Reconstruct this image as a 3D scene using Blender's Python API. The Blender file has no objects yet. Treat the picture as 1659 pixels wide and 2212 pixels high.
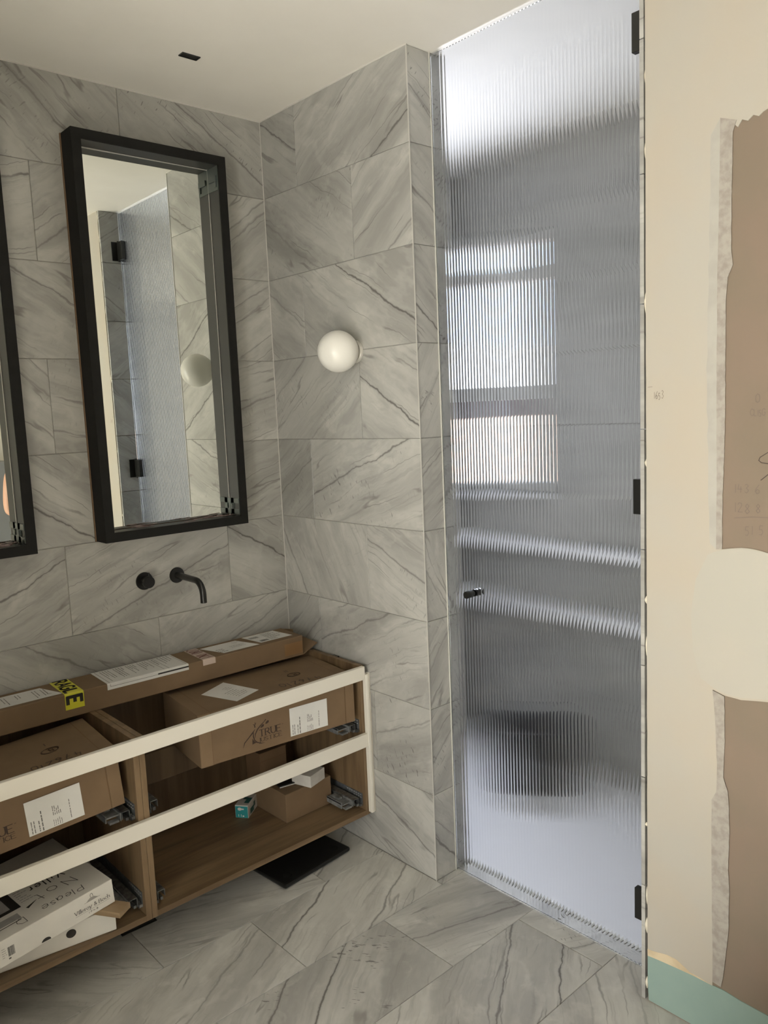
import bpy, bmesh, math, random
from mathutils import Vector, Matrix, Euler, noise

SC = bpy.context.scene
COL = SC.collection
rnd = random.Random(11)

# ------------------------------------------------------------------ camera
cam_d = bpy.data.cameras.new('camera'); cam = bpy.data.objects.new('camera', cam_d); COL.objects.link(cam)
_R = Vector((0.741679, -0.66939, -0.042767)); _U = Vector((0.115721, 0.064893, 0.99116)); _F = Vector((0.660697, 0.740071, -0.125592))
cam.matrix_world = Matrix(((_R.x, _U.x, -_F.x, 0), (_R.y, _U.y, -_F.y, 0), (_R.z, _U.z, -_F.z, 1.59986), (0, 0, 0, 1)))
cam_d.sensor_fit = 'VERTICAL'; cam_d.sensor_height = 36.0; cam_d.sensor_width = 27.0; cam_d.lens = 28.07
cam_d.clip_start = 0.02
SC.camera = cam

# ------------------------------------------------------------------ world, lights, exposure
w = bpy.data.worlds.new('sky'); SC.world = w; w.use_nodes = True
bg = w.node_tree.nodes['Background']; bg.inputs[0].default_value = (0.66, 0.80, 1.0, 1); bg.inputs[1].default_value = 2.6
SC.view_settings.view_transform = 'Standard'; SC.view_settings.look = 'None'
SC.view_settings.gamma = 1.0; SC.view_settings.use_curve_mapping = False
SC.view_settings.exposure = 0.0
SC.cycles.max_bounces = 14; SC.cycles.transmission_bounces = 12; SC.cycles.sample_clamp_indirect = 6.0


def area_light(name, loc, rot, sx, sy, power, color):
    d = bpy.data.lights.new(name, 'AREA'); d.shape = 'RECTANGLE'; d.size = sx; d.size_y = sy; d.energy = power; d.color = color
    o = bpy.data.objects.new(name, d); COL.objects.link(o); o.location = loc; o.rotation_euler = rot
    return o


sd = bpy.data.lights.new('sun', 'SUN'); sd.energy = 85.0; sd.angle = 0.02; sd.color = (1.0, 0.94, 0.83)
so_ = bpy.data.objects.new('sun', sd); COL.objects.link(so_); so_.location = (-6, 1, 6)
so_.rotation_euler = Vector((0.70, 0.02, -0.71)).to_track_quat('-Z', 'Y').to_euler()
# daylight through the big window in the left wall; an added unseen lamp boosts the shower's
area_light('window_daylight', (-1.66, 0.30, 1.15), (0, -math.pi/2, 0), 1.7, 1.8, 82.0, (1.0, 0.94, 0.82))
sl = area_light('shower_daylight_boost', (2.79, 2.48, 1.62), (0, math.pi/2, 0), 0.75, 0.42, 50.0, (0.84, 0.88, 1.0))
sl.visible_camera = False; sl.visible_transmission = False

# ------------------------------------------------------------------ measures (metres)
D, S, E, G, ZC = 2.608, 1.790, 1.8165, 1.890, 2.6866
ROWZ = [2.408, 2.108, 1.808, 1.508, 1.208, 0.908, 0.608, 0.308, 0.008]

# ------------------------------------------------------------------ materials


def new_mat(name, color=(0.8, 0.8, 0.8), rough=0.5, metal=0.0, **kw):
    m = bpy.data.materials.new(name); m.use_nodes = True
    b = m.node_tree.nodes['Principled BSDF']
    b.inputs['Base Color'].default_value = (*color, 1); b.inputs['Roughness'].default_value = rough; b.inputs['Metallic'].default_value = metal
    for k, v in kw.items():
        b.inputs[k].default_value = v
    return m


class NT:
    """small node-tree writer"""
    def __init__(self, m):
        self.t = m.node_tree; self.b = self.t.nodes['Principled BSDF']

    def n(self, typ, **kw):
        o = self.t.nodes.new(typ)
        for k, v in kw.items():
            setattr(o, k, v)
        return o

    def link(self, a, b):
        self.t.links.new(a, b)

    def put(self, sock, v):
        if hasattr(v, 'links') or isinstance(v, bpy.types.NodeSocket):
            self.link(v, sock)
        else:
            sock.default_value = v

    def math(self, op, a, b=0.0, c=0.0, clamp=False):
        o = self.n('ShaderNodeMath', operation=op, use_clamp=clamp)
        self.put(o.inputs[0], a); self.put(o.inputs[1], b); self.put(o.inputs[2], c)
        return o.outputs[0]

    def noise(self, vec, scale=5.0, detail=3.0, rough=0.5, w=None, dist=0.0):
        o = self.n('ShaderNodeTexNoise', noise_dimensions='4D' if w is not None else '3D')
        self.link(vec, o.inputs['Vector']); o.inputs['Scale'].default_value = scale; o.inputs['Detail'].default_value = detail
        o.inputs['Roughness'].default_value = rough; o.inputs['Distortion'].default_value = dist
        if w is not None:
            self.put(o.inputs['W'], w)
        return o.outputs['Fac']

    def vec(self, x, y, z=0.0):
        o = self.n('ShaderNodeCombineXYZ'); self.put(o.inputs[0], x); self.put(o.inputs[1], y); self.put(o.inputs[2], z)
        return o.outputs[0]

    def step(self, v, lo, hi, a=0.0, b=1.0):
        o = self.n('ShaderNodeMapRange', interpolation_type='SMOOTHSTEP'); self.put(o.inputs[0], v)
        o.inputs[1].default_value = lo; o.inputs[2].default_value = hi; o.inputs[3].default_value = a; o.inputs[4].default_value = b
        return o.outputs[0]

    def mix(self, f, a, b):
        o = self.n('ShaderNodeMix', data_type='RGBA'); self.put(o.inputs[0], f)
        self.put(o.inputs[6], (*a, 1) if isinstance(a, tuple) else a); self.put(o.inputs[7], (*b, 1) if isinstance(b, tuple) else b)
        return o.outputs[2]

    def obj_attr(self, name):
        o = self.n('ShaderNodeAttribute', attribute_type='OBJECT', attribute_name=name)
        return o.outputs['Fac']

    def bump(self, h, strength=0.2, dist=0.002):
        o = self.n('ShaderNodeBump'); o.inputs['Strength'].default_value = strength; o.inputs['Distance'].default_value = dist
        self.link(h, o.inputs['Height']); self.link(o.outputs[0], self.b.inputs['Normal'])


def marble(name, base=1.0, rough=0.34):
    """grey veined stone: u runs along the veins, v across; the tile's own unwrap decides where its vein lies"""
    m = new_mat(name, rough=rough); t = NT(m)
    uv = t.n('ShaderNodeUVMap', uv_map='UVMap').outputs[0]
    sep = t.n('ShaderNodeSeparateXYZ'); t.link(uv, sep.inputs[0]); u, v = sep.outputs[0], sep.outputs[1]
    seed = t.math('MULTIPLY', t.n('ShaderNodeObjectInfo').outputs['Random'], 37.0)
    tone, vs, v2, sp = t.obj_attr('tone'), t.obj_attr('vein'), t.obj_attr('vein_gap'), t.obj_attr('speck')
    # wander of the lines
    wob = t.math('SUBTRACT', t.noise(t.vec(t.math('MULTIPLY', u, 7.0), t.math('MULTIPLY', v, 3.0)), 1.0, 3.0, 0.55, seed), 0.5)
    jit = t.math('SUBTRACT', t.noise(t.vec(t.math('MULTIPLY', u, 60.0), 0.0), 1.0, 2.0, 0.5, seed), 0.5)
    vw = t.math('ADD', v, t.math('ADD', t.math('MULTIPLY', wob, 0.045), t.math('MULTIPLY', jit, 0.007)))
    # broad clouds stretched along the veins, then fine streaks
    cloud = t.noise(t.vec(t.math('MULTIPLY', u, 1.6), t.math('MULTIPLY', vw, 8.0)), 1.0, 6.0, 0.62, seed, 0.5)
    blot = t.noise(t.vec(t.math('MULTIPLY', u, 8.0), t.math('MULTIPLY', v, 12.0)), 1.0, 5.0, 0.62, seed, 0.8)
    c = t.mix(t.step(cloud, 0.34, 0.64), (0.292, 0.287, 0.268), (0.435, 0.43, 0.40))
    c = t.mix(t.math('MULTIPLY', t.step(blot, 0.52, 0.72), 0.42), c, (0.55, 0.54, 0.50))
    # fine grain lines in two widths
    for fu, fv, lo, hi, k, sd in ((4.0, 120.0, 0.55, 0.72, 0.30, 0.0), (2.2, 55.0, 0.57, 0.66, 0.30, 8.0)):
        streak = t.noise(t.vec(t.math('MULTIPLY', u, fu), t.math('MULTIPLY', vw, fv)), 1.0, 2.0, 0.5, t.math('ADD', seed, sd))
        part = t.step(t.noise(t.vec(t.math('MULTIPLY', u, 4.0), t.math('MULTIPLY', v, 9.0)), 1.0, 2.0, 0.5, t.math('ADD', seed, sd + 2.0)), 0.40, 0.60)
        c = t.mix(t.math('MULTIPLY', t.math('MULTIPLY', t.step(streak, lo, hi), part), k), c, (0.185, 0.18, 0.168))
    # pale clouded veins running across
    pale = t.math('ABSOLUTE', t.math('SUBTRACT', t.noise(t.vec(t.math('MULTIPLY', u, 1.6), t.math('MULTIPLY', v, 2.6)), 1.0, 5.0, 0.62, t.math('ADD', seed, 11.0), 0.2), 0.47))
    c = t.mix(t.math('MULTIPLY', t.step(pale, 0.0, 0.030, 1.0, 0.0), 0.16), c, (0.60, 0.59, 0.55))
    # secondary dark veins: thin, broken
    r2 = t.math('ABSOLUTE', t.math('SUBTRACT', t.noise(t.vec(t.math('MULTIPLY', u, 1.1), t.math('MULTIPLY', vw, 11.0)), 1.0, 2.0, 0.5, t.math('ADD', seed, 5.0)), 0.5))
    gate = t.step(t.noise(t.vec(t.math('MULTIPLY', u, 6.0), t.math('MULTIPLY', v, 9.0)), 1.0, 2.0, 0.55, t.math('ADD', seed, 3.0)), 0.46, 0.60)
    c = t.mix(t.math('MULTIPLY', t.math('MULTIPLY', t.step(r2, 0.001, 0.012, 1.0, 0.0), gate), 0.60), c, (0.135, 0.125, 0.115))
    # main veins, one at v = 0 and one a set gap away
    wid = t.math('MULTIPLY_ADD', t.noise(t.vec(t.math('MULTIPLY', u, 18.0), 3.0), 1.0, 3.0, 0.65, seed), 0.0150, -0.0040)
    wid = t.math('MAXIMUM', wid, 0.0006)
    for off, k in ((0.0, 1.0), (v2, 0.8)):
        dv = t.math('ABSOLUTE', t.math('SUBTRACT', vw, off))
        line = t.math('SUBTRACT', 1.0, t.math('DIVIDE', dv, wid), clamp=True)
        halo = t.step(dv, 0.0, 0.011, 1.0, 0.0)
        c = t.mix(t.math('MULTIPLY', t.math('MULTIPLY', halo, vs), 0.26 * k), c, (0.17, 0.16, 0.15))
        line = t.math('POWER', line, 0.55)
        c = t.mix(t.math('MULTIPLY', t.math('MULTIPLY', line, vs), 0.95 * k), c, (0.085, 0.078, 0.072))
    # short dark dashes lying across the grain
    d1 = t.noise(t.vec(t.math('MULTIPLY', u, 150.0), t.math('MULTIPLY', v, 38.0)), 1.0, 1.0, 0.5, seed)
    g1 = t.step(t.noise(t.vec(t.math('MULTIPLY', u, 5.0), t.math('MULTIPLY', v, 8.0)), 1.0, 2.0, 0.5, t.math('ADD', seed, 21.0)), 0.46, 0.62)
    dash = t.math('MULTIPLY', t.math('MULTIPLY', t.step(d1, 0.63, 0.70), g1), sp, clamp=True)
    c = t.mix(t.math('MULTIPLY', dash, 0.85), c, (0.125, 0.118, 0.11))
    hsv = t.n('ShaderNodeHueSaturation'); t.link(c, hsv.inputs['Color']); t.put(hsv.inputs['Value'], t.math('MULTIPLY', tone, base))
    hsv.inputs['Saturation'].default_value = 0.95
    t.link(hsv.outputs[0], t.b.inputs['Base Color'])
    return m


def speckled(name, c1, c2, scale=6.0, rough=0.8, bump=0.0, detail=4.0, lo=0.35, hi=0.65, coord='Object', bscale=60.0):
    m = new_mat(name, c1, rough); t = NT(m)
    co = t.n('ShaderNodeTexCoord').outputs[coord]
    t.link(t.mix(t.step(t.noise(co, scale, detail, 0.55), lo, hi), c1, c2), t.b.inputs['Base Color'])
    if bump:
        t.bump(t.noise(co, bscale, 3.0), bump)
    return m


def wood(name, axis='X', c1=(0.215, 0.145, 0.080), c2=(0.125, 0.080, 0.042)):
    m = new_mat(name, c1, 0.5); t = NT(m)
    co = t.n('ShaderNodeTexCoord').outputs['Object']; mp = t.n('ShaderNodeMapping')
    sc = {'X': (1.6, 22, 22), 'Y': (22, 1.6, 22), 'Z': (22, 22, 1.6)}[axis]
    mp.inputs['Scale'].default_value = sc; t.link(co, mp.inputs[0])
    n1 = t.noise(mp.outputs[0], 1.0, 5.0, 0.6, None, 0.3); n2 = t.noise(mp.outputs[0], 4.5, 3.0, 0.6)
    c = t.mix(t.step(n1, 0.35, 0.68), c1, c2)
    c = t.mix(t.math('MULTIPLY', t.step(n2, 0.55, 0.75), 0.4), c, tuple(x * 0.5 for x in c2))
    t.link(c, t.b.inputs['Base Color'])
    return m


M = {}
M['marble'] = marble('veined_grey_marble')
M['grout'] = speckled('grout', (0.40, 0.39, 0.36), (0.34, 0.33, 0.31), 30, 0.9)
M['ceiling'] = speckled('ceiling_paint', (0.79, 0.765, 0.71), (0.76, 0.735, 0.68), 3, 0.9, 0.03)
M['paint'] = speckled('wall_paint', (0.56, 0.54, 0.49), (0.53, 0.51, 0.465), 3, 0.9, 0.03)
M['skim'] = speckled('skim_plaster', (0.42, 0.378, 0.312), (0.405, 0.385, 0.337), 2.6, 0.85, 0.05, 5)
M['skim_new'] = speckled('fresh_skim_plaster', (0.418, 0.392, 0.338), (0.405, 0.388, 0.338), 4.0, 0.8, 0.05, 5)
M['board'] = speckled('bare_plasterboard_paper', (0.215, 0.163, 0.122), (0.198, 0.158, 0.116), 5.0, 0.9, 0.03, 5)
M['tape'] = speckled('scrim_tape', (0.355, 0.33, 0.29), (0.28, 0.25, 0.22), 55, 0.9, 0.4, 4, 0.35, 0.7)
M['feather'] = speckled('feathered_filler', (0.40, 0.385, 0.345), (0.365, 0.35, 0.315), 18, 0.9, 0.15)
M['aqua'] = speckled('moisture_board', (0.255, 0.345, 0.305), (0.235, 0.325, 0.29), 6, 0.85)
M['tan'] = speckled('dried_adhesive', (0.60, 0.50, 0.34), (0.50, 0.40, 0.26), 20, 0.9)
M['gap'] = new_mat('dark_gap', (0.10, 0.085, 0.07), 0.95)
M['blob'] = speckled('tile_adhesive', (0.72, 0.67, 0.55), (0.62, 0.57, 0.46), 40, 0.9)
M['caulk'] = new_mat('white_sealant', (0.56, 0.55, 0.51), 0.6)
M['trim'] = new_mat('pale_tile_trim', (0.62, 0.61, 0.57), 0.35, 0.3)
M['oak_x'] = wood('oak_laminate_x', 'X'); M['oak_y'] = wood('oak_laminate_y', 'Y'); M['oak_z'] = wood('oak_laminate_z', 'Z')
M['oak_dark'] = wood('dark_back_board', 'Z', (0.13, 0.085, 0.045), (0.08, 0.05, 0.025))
M['offcut'] = wood('pine_offcut', 'Y', (0.33, 0.235, 0.14), (0.27, 0.185, 0.105))
M['lacquer'] = new_mat('white_lacquer', (0.74, 0.71, 0.635), 0.4)
M['card'] = speckled('brown_cardboard', (0.185, 0.122, 0.068), (0.165, 0.108, 0.060), 7, 0.85, 0.04)
M['card_light'] = speckled('light_cardboard_edge', (0.22, 0.148, 0.085), (0.195, 0.13, 0.073), 9, 0.85)
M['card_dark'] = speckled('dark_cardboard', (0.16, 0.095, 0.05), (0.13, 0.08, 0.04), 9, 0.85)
M['packtape'] = new_mat('brown_parcel_tape', (0.22, 0.125, 0.055), 0.3)
M['seam'] = new_mat('cardboard_seam', (0.13, 0.075, 0.035), 0.9)
M['white_card'] = speckled('white_carton', (0.70, 0.68, 0.63), (0.66, 0.64, 0.60), 9, 0.6)
M['grey_card'] = speckled('dull_white_carton', (0.60, 0.585, 0.55), (0.52, 0.50, 0.47), 16, 0.75)
M['paper'] = speckled('label_paper', (0.66, 0.655, 0.63), (0.62, 0.615, 0.59), 12, 0.7)
M['pinkpaper'] = new_mat('pinkish_paper_tape', (0.52, 0.42, 0.36), 0.7)
M['ink'] = new_mat('black_ink', (0.02, 0.018, 0.016), 0.7)
M['fadeink'] = new_mat('grey_print', (0.13, 0.125, 0.12), 0.7)
M['brownink'] = new_mat('dark_brown_ink', (0.035, 0.018, 0.010), 0.7)
M['marker'] = new_mat('marker_pen', (0.045, 0.025, 0.012), 0.6)
M['redink'] = new_mat('dark_red_ink', (0.14, 0.03, 0.02), 0.6)
M['pencil'] = new_mat('pencil', (0.155, 0.12, 0.10), 0.8)
M['pencil_dark'] = new_mat('dark_pencil', (0.05, 0.035, 0.028), 0.8)
M['yellow'] = new_mat('yellow_tape', (0.62, 0.60, 0.04), 0.4)
M['teal'] = new_mat('teal_print', (0.02, 0.25, 0.27), 0.45)
M['teal_dark'] = new_mat('dark_teal_print', (0.012, 0.09, 0.085), 0.45)
M['black'] = speckled('black_powder_coat', (0.008, 0.008, 0.007), (0.010, 0.010, 0.009), 40, 0.7); M['black'].node_tree.nodes['Principled BSDF'].inputs['Specular IOR Level'].default_value = 0.25
M['black_in'] = new_mat('black_satin', (0.014, 0.0145, 0.0135), 0.45)
M['matt'] = new_mat('matt_black_metal', (0.010, 0.010, 0.009), 0.30, 0.0)
M['rubber'] = new_mat('black_glass_plate', (0.006, 0.006, 0.006), 0.45)
M['mirror'] = new_mat('mirror_silver', (0.90, 0.92, 0.86), 0.0, 1.0)
M['mdf'] = new_mat('bare_board_edge', (0.20, 0.125, 0.07), 0.8)
M['zinc'] = speckled('galvanised_steel', (0.36, 0.37, 0.37), (0.20, 0.21, 0.215), 60, 0.35); M['zinc'].node_tree.nodes['Principled BSDF'].inputs['Metallic'].default_value = 0.85
M['zinc_dark'] = speckled('dark_runner_steel', (0.10, 0.105, 0.11), (0.05, 0.055, 0.06), 50, 0.45)
M['clip'] = speckled('grey_runner_clip', (0.20, 0.205, 0.205), (0.12, 0.125, 0.125), 60, 0.55)
M['hole'] = new_mat('bright_punched_edge', (0.85, 0.86, 0.86), 0.25, 0.6)
M['bracket'] = speckled('grey_bracket', (0.085, 0.095, 0.088), (0.06, 0.08, 0.077), 12, 0.35); M['bracket'].node_tree.nodes['Principled BSDF'].inputs['Metallic'].default_value = 0.4
M['opal'] = new_mat('opal_glass', (0.80, 0.79, 0.74), 0.28)
M['opal'].node_tree.nodes['Principled BSDF'].inputs['Subsurface Weight'].default_value = 0.0
M['drain'] = speckled('dark_drain_insert', (0.10, 0.095, 0.09), (0.07, 0.068, 0.065), 30, 0.6)
M['fluff'] = speckled('beige_boucle', (0.50, 0.37, 0.25), (0.36, 0.25, 0.16), 60, 0.95, 0.5, 4)
M['skin'] = speckled('skin', (0.50, 0.29, 0.19), (0.47, 0.26, 0.165), 9, 0.5)
M['hair'] = new_mat('dark_hair', (0.018, 0.013, 0.010), 0.55)
M['cloth_black'] = speckled('black_cotton', (0.018, 0.018, 0.02), (0.026, 0.026, 0.028), 80, 0.9)
M['denim'] = speckled('dark_denim', (0.035, 0.045, 0.075), (0.05, 0.06, 0.095), 60, 0.9)
M['lip'] = new_mat('lip', (0.33, 0.12, 0.10), 0.45); M['eye'] = new_mat('eye_white', (0.7, 0.68, 0.64), 0.2); M['iris'] = new_mat('iris', (0.03, 0.02, 0.012), 0.2)
M['bluegrey'] = speckled('blue_grey_paint', (0.215, 0.23, 0.25), (0.20, 0.215, 0.235), 5, 0.5)
M['frame'] = new_mat('window_frame', (0.62, 0.62, 0.60), 0.4)
M['brick'] = speckled('pale_orange_render', (0.20, 0.14, 0.115), (0.17, 0.12, 0.10), 12, 0.9)
M['roof'] = speckled('slate_roof', (0.10, 0.115, 0.145), (0.08, 0.095, 0.12), 12, 0.9)
M['tray'] = new_mat('white_shower_tray', (0.78, 0.78, 0.79), 0.3)
M['bucket'] = new_mat('dark_bucket', (0.02, 0.02, 0.022), 0.5)


def glass_mat(name, ior=1.5, color=(0.93, 0.95, 0.97), rough=0.0):
    m = bpy.data.materials.new(name); m.use_nodes = True; nt = m.node_tree; nt.nodes.clear()
    o = nt.nodes.new('ShaderNodeOutputMaterial'); g = nt.nodes.new('ShaderNodeBsdfGlass')
    g.inputs['IOR'].default_value = ior; g.inputs['Color'].default_value = (*color, 1); g.inputs['Roughness'].default_value = rough
    nt.links.new(g.outputs[0], o.inputs[0])
    return m


def pane_mat(name):
    m = bpy.data.materials.new(name); m.use_nodes = True; nt = m.node_tree; nt.nodes.clear()
    o = nt.nodes.new('ShaderNodeOutputMaterial'); x = nt.nodes.new('ShaderNodeMixShader'); x.inputs[0].default_value = 0.06
    a = nt.nodes.new('ShaderNodeBsdfTransparent'); b = nt.nodes.new('ShaderNodeBsdfGlossy'); b.inputs['Roughness'].default_value = 0.02
    nt.links.new(a.outputs[0], x.inputs[1]); nt.links.new(b.outputs[0], x.inputs[2]); nt.links.new(x.outputs[0], o.inputs[0])
    return m


M['reeded'] = glass_mat('reeded_glass', 1.5, (0.965, 0.975, 0.99), 0.02)
M['pane'] = pane_mat('window_pane')

# ------------------------------------------------------------------ mesh helpers


PRINTS = ('fine_print', 'handwriting', 'lettering', 'printed_logo', 'barcode', 'printed_form', 'marker_letters', 'punched_slots', 'pencil_notes', 'pencil_scrawl', 'pencil_height', 'bulb_print', 'dark_print', 'printed_picture', 'printed_picture_frame')


class MB:
    """collects faces, then links them as ONE mesh object"""
    def __init__(self):
        self.v = []; self.f = []; self.uv = {}; self.smooth = set()

    def add(self, verts, faces, smooth=False):
        o = len(self.v); self.v += [tuple(p) for p in verts]
        for f in faces:
            if smooth:
                self.smooth.add(len(self.f))
            self.f.append([i + o for i in f])
        return self

    def box(self, x0, x1, y0, y1, z0, z1, bev=0.0, mx=None):
        if bev <= 0:
            vs = [(x, y, z) for x in (x0, x1) for y in (y0, y1) for z in (z0, z1)]
            fs = [(0, 1, 3, 2), (4, 6, 7, 5), (0, 4, 5, 1), (2, 3, 7, 6), (0, 2, 6, 4), (1, 5, 7, 3)]
        else:
            bm = bmesh.new(); bmesh.ops.create_cube(bm, size=1.0)
            for q in bm.verts:
                q.co = Vector(((x0 + x1) / 2 + q.co.x * (x1 - x0), (y0 + y1) / 2 + q.co.y * (y1 - y0), (z0 + z1) / 2 + q.co.z * (z1 - z0)))
            bmesh.ops.bevel(bm, geom=list(bm.edges), offset=bev, segments=1 if bev < 0.002 else 2, affect='EDGES', profile=0.6)
            bm.verts.index_update(); vs = [q.co.copy() for q in bm.verts]; fs = [[q.index for q in f.verts] for f in bm.faces]; bm.free()
        if mx is not None:
            vs = [mx @ Vector(p) for p in vs]
        self.add(vs, fs)
        return self

    def prism(self, pts, depth, to3, n):
        """polygon pts (2-D) extruded by depth along n; to3 maps (a, b) to 3-D on the front"""
        n = Vector(n); k = len(pts)
        fr = [Vector(to3(*p)) for p in pts]; bk = [p - n * depth for p in fr]
        fs = [list(range(k)), list(range(2 * k - 1, k - 1, -1))] + [[i, (i + 1) % k, k + (i + 1) % k, k + i] for i in range(k)]
        self.add(fr + bk, fs)
        return self

    def lathe(self, prof, mx=None, seg=24, cap=True):
        """profile of (r, h) about the local z axis"""
        mx = mx or Matrix.Identity(4); vs = []; fs = []
        for r, h in prof:
            for i in range(seg):
                a = 2 * math.pi * i / seg; vs.append(mx @ Vector((r * math.cos(a), r * math.sin(a), h)))
        for j in range(len(prof) - 1):
            for i in range(seg):
                i2 = (i + 1) % seg; fs.append((j * seg + i, j * seg + i2, (j + 1) * seg + i2, (j + 1) * seg + i))
        self.add(vs, fs, True)
        if cap:
            if prof[0][0] > 1e-5:
                self.add(vs[:seg], [list(range(seg - 1, -1, -1))])
            if prof[-1][0] > 1e-5:
                self.add(vs[-seg:], [list(range(seg))])
        return self

    def tube(self, path, r, seg=16, caps=True):
        path = [Vector(p) for p in path]; rr = r if isinstance(r, (list, tuple)) else [r] * len(path)
        vs = []; fs = []; up = Vector((0.3, 0.9, 0.2))
        for k, p in enumerate(path):
            d = (path[min(k + 1, len(path) - 1)] - path[max(k - 1, 0)]).normalized()
            a = d.cross(up).normalized(); b = d.cross(a).normalized(); up = -b if k == 0 else up
            for i in range(seg):
                t = 2 * math.pi * i / seg; vs.append(p + (a * math.cos(t) + b * math.sin(t)) * rr[k])
        for k in range(len(path) - 1):
            for i in range(seg):
                i2 = (i + 1) % seg; fs.append((k * seg + i, k * seg + i2, (k + 1) * seg + i2, (k + 1) * seg + i))
        self.add(vs, fs, True)
        if caps:
            self.add(vs[:seg], [list(range(seg - 1, -1, -1))]); self.add(vs[-seg:], [list(range(seg))])
        return self

    def ribbon(self, pts, wd, to3):
        """flat stroke of width wd (number or per-point list) along 2-D pts"""
        n = len(pts); ws = wd if isinstance(wd, (list, tuple)) else [wd] * n
        for i in range(n - 1):
            a = Vector(pts[i]); b = Vector(pts[i + 1]); d = b - a
            if d.length < 1e-9:
                continue
            d.normalize(); q = Vector((-d.y, d.x)); e0 = d * ws[i] * 0.35 if i else Vector((0, 0)); e1 = d * ws[i + 1] * 0.35 if i < n - 2 else Vector((0, 0))
            c = [a - e0 + q * ws[i] / 2, a - e0 - q * ws[i] / 2, b + e1 - q * ws[i + 1] / 2, b + e1 + q * ws[i + 1] / 2]
            self.add([to3(*p) for p in c], [(0, 1, 2, 3)])
        return self

    def quad2(self, a0, a1, b0, b1, to3):
        self.add([to3(a0, b0), to3(a1, b0), to3(a1, b1), to3(a0, b1)], [(0, 1, 2, 3)])
        return self

    def build(self, name, mat, parent=None, origin=None, fix=True):
        me = bpy.data.meshes.new(name); off = Vector(origin) if origin is not None else Vector((0, 0, 0))
        me.from_pydata([Vector(p) - off for p in self.v], [], self.f)
        if fix:
            bm = bmesh.new(); bm.from_mesh(me); bmesh.ops.recalc_face_normals(bm, faces=bm.faces); bm.to_mesh(me); bm.free()
        for i in self.smooth:
            if i < len(me.polygons):
                me.polygons[i].use_smooth = True
        me.materials.append(mat if not isinstance(mat, str) else M[mat])
        o = bpy.data.objects.new(name, me); COL.objects.link(o); o.location = off
        if name in PRINTS:
            o['kind'] = 'stuff'
        if parent is not None:
            o.parent = parent
        return o


def tag(o, label, cat, group=None):
    o['label'] = label; o['category'] = cat
    if group:
        o['group'] = group
    return o


def thing(name, loc, label, cat, rot=(0, 0, 0), group=None):
    o = bpy.data.objects.new(name, None); COL.objects.link(o); o.location = loc; o.rotation_euler = rot; o.empty_display_size = 0.05
    return tag(o, label, cat, group)


def struct(o):
    o['kind'] = 'structure'; return o


def bx(name, mat, parent, x0, x1, y0, y1, z0, z1, bev=0.0):
    return MB().box(x0, x1, y0, y1, z0, z1, bev).build(name, mat, parent)


def frame2(O, U, V, lift=0.0004):
    O, U, V = Vector(O), Vector(U).normalized(), Vector(V).normalized(); n = U.cross(V) * lift
    return lambda a, b: tuple(O + U * a + V * b + n)


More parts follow.
